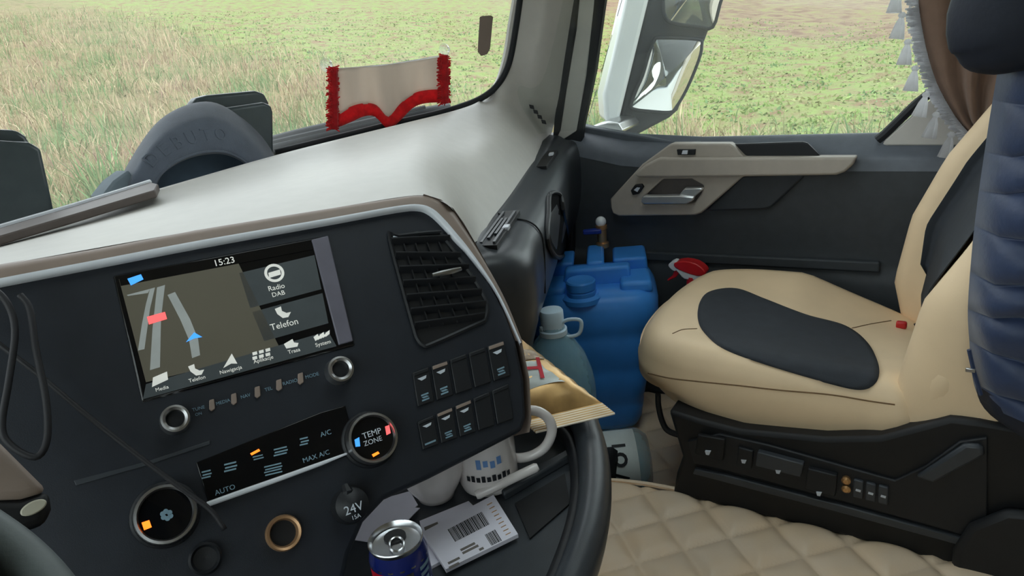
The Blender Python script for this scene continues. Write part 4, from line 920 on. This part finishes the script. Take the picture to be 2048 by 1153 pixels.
for s_, k in (('V', -.55), ('O', 0), ('I', .42)):
    w_ = w0-sg*(k+.05); n_ = up*math.cos(w_)+sd*math.sin(w_); u_ = ax.cross(n_); u_ = u_ if u_.dot(UZ)*1.0+u_.dot(n_)*0 > -9 else -u_
    u_ = u_ if (u_-n_*0).dot(onb(.1, w0-sg*.6)-onb(.1, w0+sg*.6)) > 0 else -u_
    text('label_print', s_, .040, onb(.072, w_, .0772), u_, n_.cross(u_), MT['ink'], lb, bold=.0016)

# ------------------------------------------------------------------ spray bottle beside the seat
sp_ = thing('spray_bottle', H(1385, 560, 0, .98), 'spray bottle with red and white trigger head between passenger seat and door', 'spray bottle')
XS = .965
MT['sred'] = mat('red_plastic', hexc(214, 34, 40), .3, coat=.3); MT['swht'] = mat('white_plastic', hexc(235, 235, 238), .35)
def sprism(nm, pts, m, hw): g = G(); g.prism(crc([H(a, b, 0, XS) for a, b in pts], 2), (-hw, 0, 0), (hw, 0, 0)); return g.build(nm, m, sp_, bevel=.006, seg=3)
sprism('trigger_shroud', [(1352, 523), (1372, 519), (1396, 524), (1412, 536), (1414, 546), (1398, 549), (1372, 541), (1354, 532)], MT['sred'], .016)
sprism('nozzle', [(1340, 526), (1350, 520), (1358, 523), (1360, 534), (1352, 540), (1342, 533)], MT['swht'], .013)
sprism('neck', [(1354, 534), (1374, 541), (1398, 548), (1408, 552), (1396, 557), (1372, 555), (1362, 545)], MT['swht'], .014)
sprism('trigger', [(1350, 540), (1358, 543), (1354, 553), (1338, 561), (1336, 558), (1346, 550)], MT['sred'], .006)
pb = H(1385, 556, 0, XS); g = G(); zb = pb.z-.10
g.lathe([(.03, 0), (.036, .004), (.036, zb-.10), (.03, zb-.05), (.016, zb-.02), (.015, zb+.005)], (pb.x, pb.y, .10), UZ, 24); g.build('body', MT['sred'], sp_)
sp_.location = (pb.x, pb.y, .10)
for c in sp_.children: c.matrix_parent_inverse = Matrix.Translation(-Vector(sp_.location))

# ------------------------------------------------------------------ things in the tray
MT['ceramic'] = mat('white_ceramic', hexc(232, 226, 224), .15, coat=.4, var=.01)
mb = H(985, 974, 2, TZ)+Vector((.006, .008, .002))
mug = thing('mug', mb, 'white mug with blue print and curved handle half hidden behind the console', 'mug')
g = G(); g.lathe([(.028, 0), (.036, .002), (.039, .012), (.040, .09), (.041, .094), (.039, .095), (.037, .09), (.036, .012), (.0005, .009)], mb, UZ, 36, cap=False); g.build('cup', MT['ceramic'], mug)
mn = CAM-mb; mn.z = 0; mn.normalize()
g = G(); g.tube(cr([HP(a, b, mb-mn*.002, mn) for a, b in ((1012, 914), (1040, 917), (1068, 910), (1092, 892), (1104, 862), (1095, 836), (1070, 822), (1042, 826), (1010, 842))], 4), .0062, 10, sx=1.1); g.build('handle', MT['ceramic'], mug, angle=180)
MT['bprint'] = mat('blue_print', hexc(110, 150, 205), .4)
mr = UZ.cross(mn)
def mprint(w0_, w1_, h0, h1, m):
    g = G(); g.grid([[mb+UZ*h+(mn*math.cos(w_)+mr*math.sin(w_))*.0404 for w_ in np.linspace(w0_, w1_, 5)] for h in (h0, h1)]); g.build('mug_print', m, mug, angle=180)
for k in range(4): mprint(-.35+.22*k, -.20+.22*k, .046+.003*(k % 2), .060-.002*(k % 3), MT['bprint'])
for k in range(9): mprint(-.75+.17*k, -.63+.17*k, .027, .034+.002*(k % 2), MT['ink'])
cb_ = H(885, 1012, 2, TZ)+Vector((.012, .018, .002))
cup = thing('fluted_cup', cb_, 'white fluted cup standing beside the white mug under the console', 'cup')
g = G(); g.lathe([(.016, 0), (.024, .002), (.026, .008), (.034, .022), (.042, .042), (.046, .065), (.047, .080), (.045, .081), (.043, .065), (.03, .02), (.0005, .014)], cb_, UZ, 60, cap=False, mod=lambda w_, h: 1+(.022*abs(math.sin(w_*5)) if h > .01 else 0)); g.build('bowl', MT['ceramic'], cup, angle=60)
g = G(); a, b = H(952, 992, 2, TZ+.012), H(1076, 934, 2, TZ+.030); g.tube([a, a.lerp(b, .04), a.lerp(b, .96), b], [.005, .0062, .0062, .0045], 12); pen = g.build('stirrer_tube', MT['ceramic']); tag(pen, 'slim white tube lying across the tray in front of the mug', 'tube')
MT['paper'] = mat('white_paper', hexc(226, 224, 236), .8, var=.02)
def sheet(nm, pts, z, th, label, cat, par=None, m=None):
    g = G(); g.prism([H(a, b, 2, z) for a, b in pts], (0, 0, 0), (0, 0, th)); o = g.build(nm, m or MT['paper'], par)
    if label: tag(o, label, cat)
    return o
sheet('paper_sheet', ((676, 1066), (722, 1012), (820, 985), (836, 1012), (760, 1085)), TZ+.001, .0015, 'folded pale sheet of paper lying against the console beside the socket cap', 'paper')
sheet('paper_slip', ((700, 1080), (768, 1012), (840, 1018), (800, 1058), (740, 1086)), TZ+.004, .001, 'small pale paper slip on top of the folded sheet', 'paper')
bc = sheet('document_box', ((840, 1048), (938, 1008), (960, 1030), (900, 1120), (862, 1140)), TZ+.001, .004, 'white card with a dark stamp under the barcode label', 'card')
MT['stamp'] = mat('grey_stamp', hexc(110, 104, 100), .7)
sheet('stamp', ((848, 1056), (875, 1045), (880, 1058), (852, 1069)), TZ+.005, .0004, None, None, bc, MT['stamp'])
lab = [(846, 1072), (988, 997), (1037, 1076), (893, 1147)]
card = sheet('barcode_label', lab, TZ+.006, .005, 'white shipping label with barcode lying in the tray behind the drinks can', 'label')
def cq(u, v): return tuple((lab[0][i]*(1-u)+lab[1][i]*u)*(1-v)+(lab[3][i]*(1-u)+lab[2][i]*u)*v for i in (0, 1))
def cbar(nm, u0, v0, u1, v1, m=MT['ink']): return sheet(nm, (cq(u0, v0), cq(u1, v0), cq(u1, v1), cq(u0, v1)), TZ+.011, .0003, None, None, card, m)
k = .30
while k < .78:
    w_ = random.choice((.006, .010, .016)); cbar('barcode_bar', k, .14, k+w_, .46); k += w_+random.choice((.007, .010))
k = .66
while k < .80:
    w_ = random.choice((.006, .010, .014)); cbar('barcode_bar', k, .62, k+w_, .90); k += w_+.008
for (u0, v0, u1) in ((.08, .80, .24), (.30, .74, .52), (.30, .66, .50), (.06, .90, .20), (.50, .84, .56)): cbar('label_print', u0, v0, u1, v0+.05, MT['stamp'])
for k in range(9): cbar('ruler_mark', .88, .06+k*.095, .95, .075+k*.095, MT['brass'])

# energy drink can
MT['alu'] = mat('aluminium', (.62, .63, .65), .25, metal=1); MT['cblue'] = mat('metallic_blue', hexc(30, 44, 120), .25, metal=.4, coat=.4); MT['cred'] = mat('metallic_red', hexc(190, 30, 50), .3, metal=.2)
ct = AT(790, 1076, .712); cbz = Vector((ct.x, ct.y, TZ+.001)); hh = ct.z-cbz.z
dc = thing('drinks_can', cbz, 'opened blue and red energy drink can standing in front of the barcode label', 'can'); rc = .0272
g = G(); g.lathe([(.018, 0), (.022, .002), (rc, .010), (rc, hh-.016), (.0245, hh-.005), (.0240, hh-.002)], cbz, UZ, 40, cap=False); g.build('body', MT['cblue'], dc)
g = G(); g.lathe([(.0243, hh-.006), (.0256, hh-.001), (.0250, hh), (.0238, hh-.002), (.0225, hh-.006), (.0205, hh-.0065), (.0005, hh-.0055)], cbz, UZ, 40, cap=False); lid = g.build('lid', MT['alu'], dc)
vh = ray(790, 1068); vh.z = 0; vh.normalize(); vr = Vector((vh.y, -vh.x, 0))
tpz = cbz+UZ*(hh-.0050)
g = G(); g.prism([tpz+vr*(.013*math.cos(q))*.8+vh*(.008+.010*math.sin(q)) for q in np.linspace(0, 6.28, 17)[:-1]], (0, 0, -.0008), (0, 0, .0006)); g.build('opening', MT['deep'], lid)
g = G(); g.tube(crc([tpz+vr*(.0065*math.cos(q))+vh*(-.006+.010*math.sin(q))+UZ*.002 for q in np.linspace(0, 6.28, 9)[:-1]], 2), .0012, 6, closed=True); g.build('ring_pull', MT['alu'], lid)
def cpatch(nm, w0_, w1_, h0, h1, m):
    g = G(); g.grid([[cbz+UZ*h+(-vh*math.cos(w_)+vr*math.sin(w_))*(rc+.0003) for w_ in np.linspace(w0_, w1_, 9)] for h in (h0, h1)]); g.build(nm, m, dc, angle=180)
cpatch('red_field', -1.35, -.35, .02, hh-.020, MT['cred']); cpatch('silver_band', -1.6, 1.6, hh-.0185, hh-.0168, MT['alu'])
for k in range(5): cpatch('can_print', -.15+.02*k, .35+.1*(k % 2), hh-.022-.010*k, hh-.028-.010*k, MT['alu'])
for k in range(6): cpatch('can_print', .62, 1.15-.08*(k % 3), hh-.022-.007*k, hh-.026-.007*k, MT['iconblue'])
for k in range(3):
    w_ = -.80; n_ = -vh*math.cos(w_)+vr*math.sin(w_); text('can_letters', 'RED'[k], .014, cbz+n_*(rc+.0008)+UZ*(hh-.030-.016*k), UZ, -UZ.cross(n_), MT['alu'], dc)

# gold coffee bag leaning on the rim
MT['gold'] = mat('gold_foil', hexc(196, 158, 104), .3, metal=.45, var=.25, scale=25); MT['foil'] = mat('pale_foil', hexc(226, 214, 196), .35, metal=.2, var=.15, scale=30)
A_, B_, C_ = AT(1072, 866, .955), AT(1230, 828, .985), AT(1034, 672, 1.07)
D_ = A_+(C_-B_)*.98
bag = thing('coffee_bag', A_.lerp(B_, .5), 'gold foil coffee bag with ribbed seal leaning behind the console above the mug handle', 'bag')
bn = (B_-A_).cross(D_-A_).normalized(); bn = bn if bn.dot(CAM-A_) > 0 else -bn
def BG(u, v, o=0.0): return A_.lerp(B_, u).lerp(D_.lerp(C_, u), v)+bn*(.022*max(0, math.sin(math.pi*min(1, max(0, (v-.14)/.8))))**.6*math.sin(math.pi*u)**.6+.0015*math.sin(v*60+u*9)*(v > .2)+o)
def bgrid(u0, u1, v0, v1, o=0.0, n=16): return [[BG(u0+(u1-u0)*i/n, v0+(v1-v0)*j/n, o) for i in range(n+1)] for j in range(n+1)]
g = G(); g.grid(bgrid(0, 1, .13, 1)); g.grid([[p-bn*(.0+1.6*max(0, (p-(A_.lerp(B_, .5))).dot(bn)*.5))-bn*.004 for p in r_] for r_ in bgrid(0, 1, .13, 1)]); bd = g.build('pouch', MT['gold'], bag, angle=180)
for k in range(12):
    v = .004+.0105*k; g = G(); a, b = BG(0.0, v), BG(1.0, v); g.tube([a, b], .0016, 5); g.build('seal_rib', MT['gold'] if k % 2 else MT['foil'], bag)
g = G(); g.grid(bgrid(0, 1, 0, .13, -.001, 4)); g.build('seal_flap', MT['gold'], bag, thick=.001)
g = G(); g.grid([[BG(u+.06*math.sin(v*9), v, .0012) for u in np.linspace(.22, .80, 12)] for v in np.linspace(.34, .60, 9)]); lbg = g.build('front_label', MT['label'], bag, angle=180)
P = BG(.54, .49, .003); text('label_print', 'H', .055, P, BG(.7, .47)-BG(.4, .5), BG(.5, .6)-BG(.5, .4), MT['cred'], lbg, ext=.0004)
g = G(); g.grid([[BG(u, v, .0010) for u in np.linspace(.24, .9, 12)] for v in np.linspace(.62, .78, 6)]); g.build('brown_print', mat('coffee_brown_print', hexc(120, 86, 60), .4, var=.5, scale=60, col2=hexc(216, 196, 170)), bag, angle=180)
g = G(); g.grid([[BG(u, v, .0012) for u in np.linspace(.25, .7, 10)] for v in np.linspace(.82, .9, 5)]); g.build('white_stripes', MT['foil'], bag, angle=180)

# ------------------------------------------------------------------ pennant and tag on the windscreen
pen_ = thing('pennant', HG(775, 256, .03), 'beige cloth pennant with red fringe hanging on the windscreen by suction cups', 'pennant')
MT['cloth'] = mat('beige_suede_cloth', hexc(228, 218, 208), .9, var=.08, scale=14, bump=.2, bscale=300, sheen=.3, stretch=(1, 1, .2)); MT['redf'] = mat('red_velvet', hexc(232, 44, 52), .8, var=.15, scale=60, sheen=.4)
translucent(MT['cloth'], .55); translucent(MT['redf'], .45)
tope = cr([(668, 138, 0), (720, 134, 0), (780, 129, 0), (830, 122, 0), (886, 113, 0)], 8)
inn = cr([(676, 230, 0), (700, 214, 0), (728, 207, 0), (752, 211, 0), (776, 234, 0), (800, 208, 0), (826, 188, 0), (850, 181, 0), (884, 179, 0)], 4)
outr = cr([(670, 256, 0), (698, 245, 0), (728, 232, 0), (750, 233, 0), (776, 257, 0), (798, 242, 0), (824, 216, 0), (850, 206, 0), (890, 204, 0)], 4)
def PQ(p, o=.03): return HG(p.x, p.y, o)
g = G(); g.grid([[PQ(tope[i].lerp(inn[i], t), .03+.006*math.sin(i*.9)*t+.004*math.sin(i*.37)) for t in np.linspace(0, 1.02, 9)] for i in range(33)]); g.build('cloth', MT['cloth'], pen_, angle=180, thick=.003)
g = G(); g.grid([[PQ(inn[i].lerp(outr[i], t), .033+.004*math.sin(3.14*t)) for t in np.linspace(0, 1, 5)] for i in range(33)]); g.build('red_border', MT['redf'], pen_, angle=180, thick=.005)
for (x0, y0, x1, y1) in ((666, 134, 668, 258), (888, 110, 890, 206)):
    g = G(); g.tube([HG(x0+(x1-x0)*t, y0+(y1-y0)*t, .034) for t in np.linspace(0, 1, 8)], .011, 8)
    for k in range(420):
        t = random.random(); a = HG(x0, y0+(y1-y0)*t, .034+random.uniform(-.004, .006)); b = HG(x0+random.uniform(-15, 14), y0+(y1-y0)*t+random.uniform(-6, 8), .034+random.uniform(-.01, .012)); g.tube([a, b], .0016, 4)
    f_ = g.build('red_fringe', MT['redf'], pen_); f_['kind'] = 'stuff'
MT['clear'] = glass_mat('clear_vinyl', (.9, .93, .93), .25)
for (a, b) in ((652, 130), (888, 100)):
    P = HG(a, b, .004); n_ = (CAM-P); n_.x *= .2; n_.z = 0; n_.normalize()
    g = G(); g.lathe([(.017, 0), (.016, .003), (.008, .009), (.005, .012), (.006, .018), (.0005, .019)], P, n_, 20, cap=False); g.build('suction_cup', MT['clear'], pen_)
g = G(); g.tube([HG(655, 139, .03), HG(700, 136, .028), HG(780, 129, .028), HG(886, 111, .03)], .0016, 6); g.build('cord', MT['fringe'], pen_)
g = G(); g.prism([HG(a, b, .004) for a, b in ((959, 34), (963, 32), (980, 31), (984, 34), (978, 98), (972, 109), (962, 112), (955, 104), (956, 80))], (0, 0, 0), (0, -.004, 0)); tag(g.build('windscreen_tag', MT['brown'], bevel=.001), 'taupe oblong toll tag stuck to the windscreen beside the pillar', 'tag')

# ------------------------------------------------------------------ cap and housings on the windscreen ledge
g = G(); g.prism([(-1.0, 1.16, .925), (.25, 1.17, .925), (.55, 1.14, .925), (.62, 1.30, .925), (0, 1.415, .925), (-1.0, 1.15, .925)], (0, 0, -.02), (0, 0, 0)); g.build('windscreen_ledge', MT['black'], dash)
MT['capf'] = mat('grey_cap_fabric', hexc(96, 104, 118), .9, bump=.3, bscale=500, sheen=.3)
cap = thing('cap', H(400, 370, 1, 1.25), 'dark grey cap with embossed lettering above its arched opening on the windscreen ledge', 'cap')
o_ = cr([(238, 390, 0), (250, 345, 0), (300, 265, 0), (345, 226, 0), (400, 207, 0), (445, 214, 0), (500, 252, 0), (540, 300, 0), (552, 345, 0)], 4)
m_ = cr([(262, 390, 0), (278, 350, 0), (312, 300, 0), (355, 268, 0), (405, 250, 0), (448, 254, 0), (490, 284, 0), (520, 318, 0), (532, 350, 0)], 4)
i_ = cr([(300, 392, 0), (318, 352, 0), (345, 328, 0), (378, 312, 0), (412, 304, 0), (446, 304, 0), (476, 315, 0), (498, 332, 0), (510, 352, 0)], 4)
def CPt(p, y): return H(p.x, p.y, 1, y)
g = G(); g.grid([cr([CPt(o_[k], 1.345), CPt(o_[k], 1.30), CPt(o_[k].lerp(m_[k], .5), 1.255), CPt(m_[k], 1.235), CPt(i_[k], 1.225), CPt(i_[k], 1.26)], 4) for k in range(33)]); crown_ = g.build('crown', MT['capf'], cap, angle=180, thick=.003)
g = G(); g.tube([CPt(p, 1.224) for p in i_], .0028, 6); g.build('opening_hem', MT['capf'], cap)
g = G(); g.tube([CPt(p, 1.2315) for p in cr([(p.x, p.y, 0) for p in [a.lerp(b, .38) for a, b in zip(i_, m_)]], 1)], .0016, 6); g.build('stitch_line', MT['capf'], cap)
g = G(); g.prism([CPt(p, 1.255) for p in i_], (0, 0, 0), (0, .01, 0)); g.build('inside', mat('cap_inside', hexc(76, 92, 108), .9), cap)
g = G(); g.prism([H(a, b, 1, 1.26) for a, b in ((196, 395), (222, 362), (252, 340), (262, 356), (240, 395))], (0, -.01, 0), (0, .03, 0)); g.build('strap', mat('cap_strap', hexc(128, 142, 152), .7), cap, bevel=.004)
tcap = bvh(crown_); LP_ = [(282, 346), (304, 320), (328, 301), (354, 287), (382, 277), (411, 271), (440, 270), (468, 274)]
for k, ch in enumerate('DEBUTO'):
    a, b = LP_[k+1]; P, Pn, Pp, Pu, Pd = [shoot(tcap, x, y, .0) for x, y in (LP_[k+1], LP_[k+2], LP_[k], (a-3, b-9), (a+3, b+9))]
    if None not in (P, Pn, Pp, Pu, Pd): text('embossed_letter', ch, .034, P, Pn-Pp, Pu-Pd, MT['capf'], cap, ext=.0028)
def housing(nm, pts1, pts2, y, label):
    t = thing(nm, H(*pts1[0], 1, y), label, 'housing')
    g = G(); g.prism([H(a, b, 1, y) for a, b in pts1], (0, 0, 0), (0, .03, 0)); g.build('front_shell', MT['hgrey'], t, bevel=.008, seg=4)
    g = G(); g.prism([H(a, b, 1, y+.032) for a, b in pts2], (0, 0, 0), (0, .028, 0)); g.build('back_shell', MT['hgrey'], t, bevel=.008, seg=4)
    return t
MT['hgrey'] = mat('dark_slate_plastic', hexc(74, 84, 88), .28, bump=.05)
housing('plastic_housing', ((420, 346), (420, 224), (436, 218), (528, 204), (544, 210), (548, 224), (549, 310)), ((384, 346), (386, 208), (396, 196), (418, 190), (512, 181), (530, 186), (540, 205), (545, 310)), 1.31, 'dark grey ribbed plastic housing behind the cap on the windscreen ledge')
housing('plastic_housing', ((-60, 470), (-60, 285), (-10, 280), (60, 284), (84, 296), (100, 370), (114, 438)), ((-60, 470), (-60, 262), (-10, 258), (36, 260), (54, 272), (70, 300), (100, 440)), 1.27, 'dark grey ribbed plastic housing at the edge of the picture, away from the cap')

# ------------------------------------------------------------------ steering wheel, stalk and cable at the driver's side
MT['wheel'] = mat('grey_leather_rim', hexc(92, 100, 100), .5, bump=.1)
sw_c = AT(-330, 1330, .52)
wh = thing('steering_wheel', sw_c, 'grey leather steering wheel rim crossing the lower corner of the dashboard', 'steering wheel')
rimp = [AT(a, b, D) for a, b, D in ((-420, 930, .60), (-250, 965, .585), (-120, 1010, .57), (-20, 1070, .555), (55, 1130, .54), (120, 1210, .52), (165, 1310, .50), (180, 1440, .48))]
g = G(); g.tube(cr(rimp, 5), .0135, 14); g.build('rim', MT['wheel'], wh, angle=180)
g = G(); g.tube([rimp[3], rimp[3].lerp(sw_c, .5), sw_c], [.012, .016, .03], 10, sx=1.6); g.build('spoke', MT['wheel'], wh, angle=180)
g = G(); g.lathe([(.05, 0), (.06, .01), (.055, .03), (.0005, .034)], sw_c, (CAM-sw_c), 28); g.build('hub', MT['black'], wh)
st = thing('column_stalk', AT(-60, 960, .66), 'taupe steering column stalk with an oval cream end button', 'stalk')
def SQ(a, b, D=.655): return AT(a, b, D)
vv = ray(40, 980).normalized()
g = G(); g.prism([SQ(a, b) for a, b in ((-120, 830), (0, 888), (60, 948), (96, 984), (40, 1000), (-10, 1002), (-120, 1000))], vv*-.01, vv*.02); g.build('lever', mat('taupe_lever', hexc(150, 134, 124), .5), st, bevel=.006, seg=3)
g = G(); g.prism([SQ(a, b) for a, b in ((-40, 1000), (42, 1000), (97, 982), (102, 1020), (88, 1052), (20, 1072), (-40, 1072))], vv*-.008, vv*.02); g.build('end_cap', MT['deep'], st, bevel=.006, seg=3)
c_ = SQ(67, 1016, .643); e1 = (SQ(93, 1004, .643)-c_); e2 = (SQ(71, 1028, .643)-c_)
g = G(); g.prism([c_+e1*math.cos(q)+e2*math.sin(q) for q in np.linspace(0, 6.28, 25)[:-1]], vv*-.003, vv*.004); tag(g.build('oval_button', mat('cream_button', hexc(196, 192, 174), .5), st, bevel=.001), 'cream oval button')
def cable(nm, pts, k, r, label):
    g = G(); g.tube(cr([AT(a, b, (PL(a, b)-CAM).length*k) for a, b in pts], 5), r, 8); return tag(g.build(nm, MT['cord'], angle=180), label, 'cable')
MT['cord'] = mat('black_cable', hexc(34, 34, 38), .6)
cable('charging_cable', ((-60, 640), (0, 690), (80, 752), (180, 836), (280, 915), (360, 975), (420, 1020), (450, 1060)), .955, .0024, 'thin black cable running down across the console face to the fan dial')
cable('coiled_cable', ((-40, 560), (10, 600), (30, 660), (18, 760), (4, 850), (20, 890), (70, 915), (94, 880), (92, 800), (72, 700), (60, 620), (40, 590)), .93, .003, 'looped black cable hanging beside the display at the steering wheel')
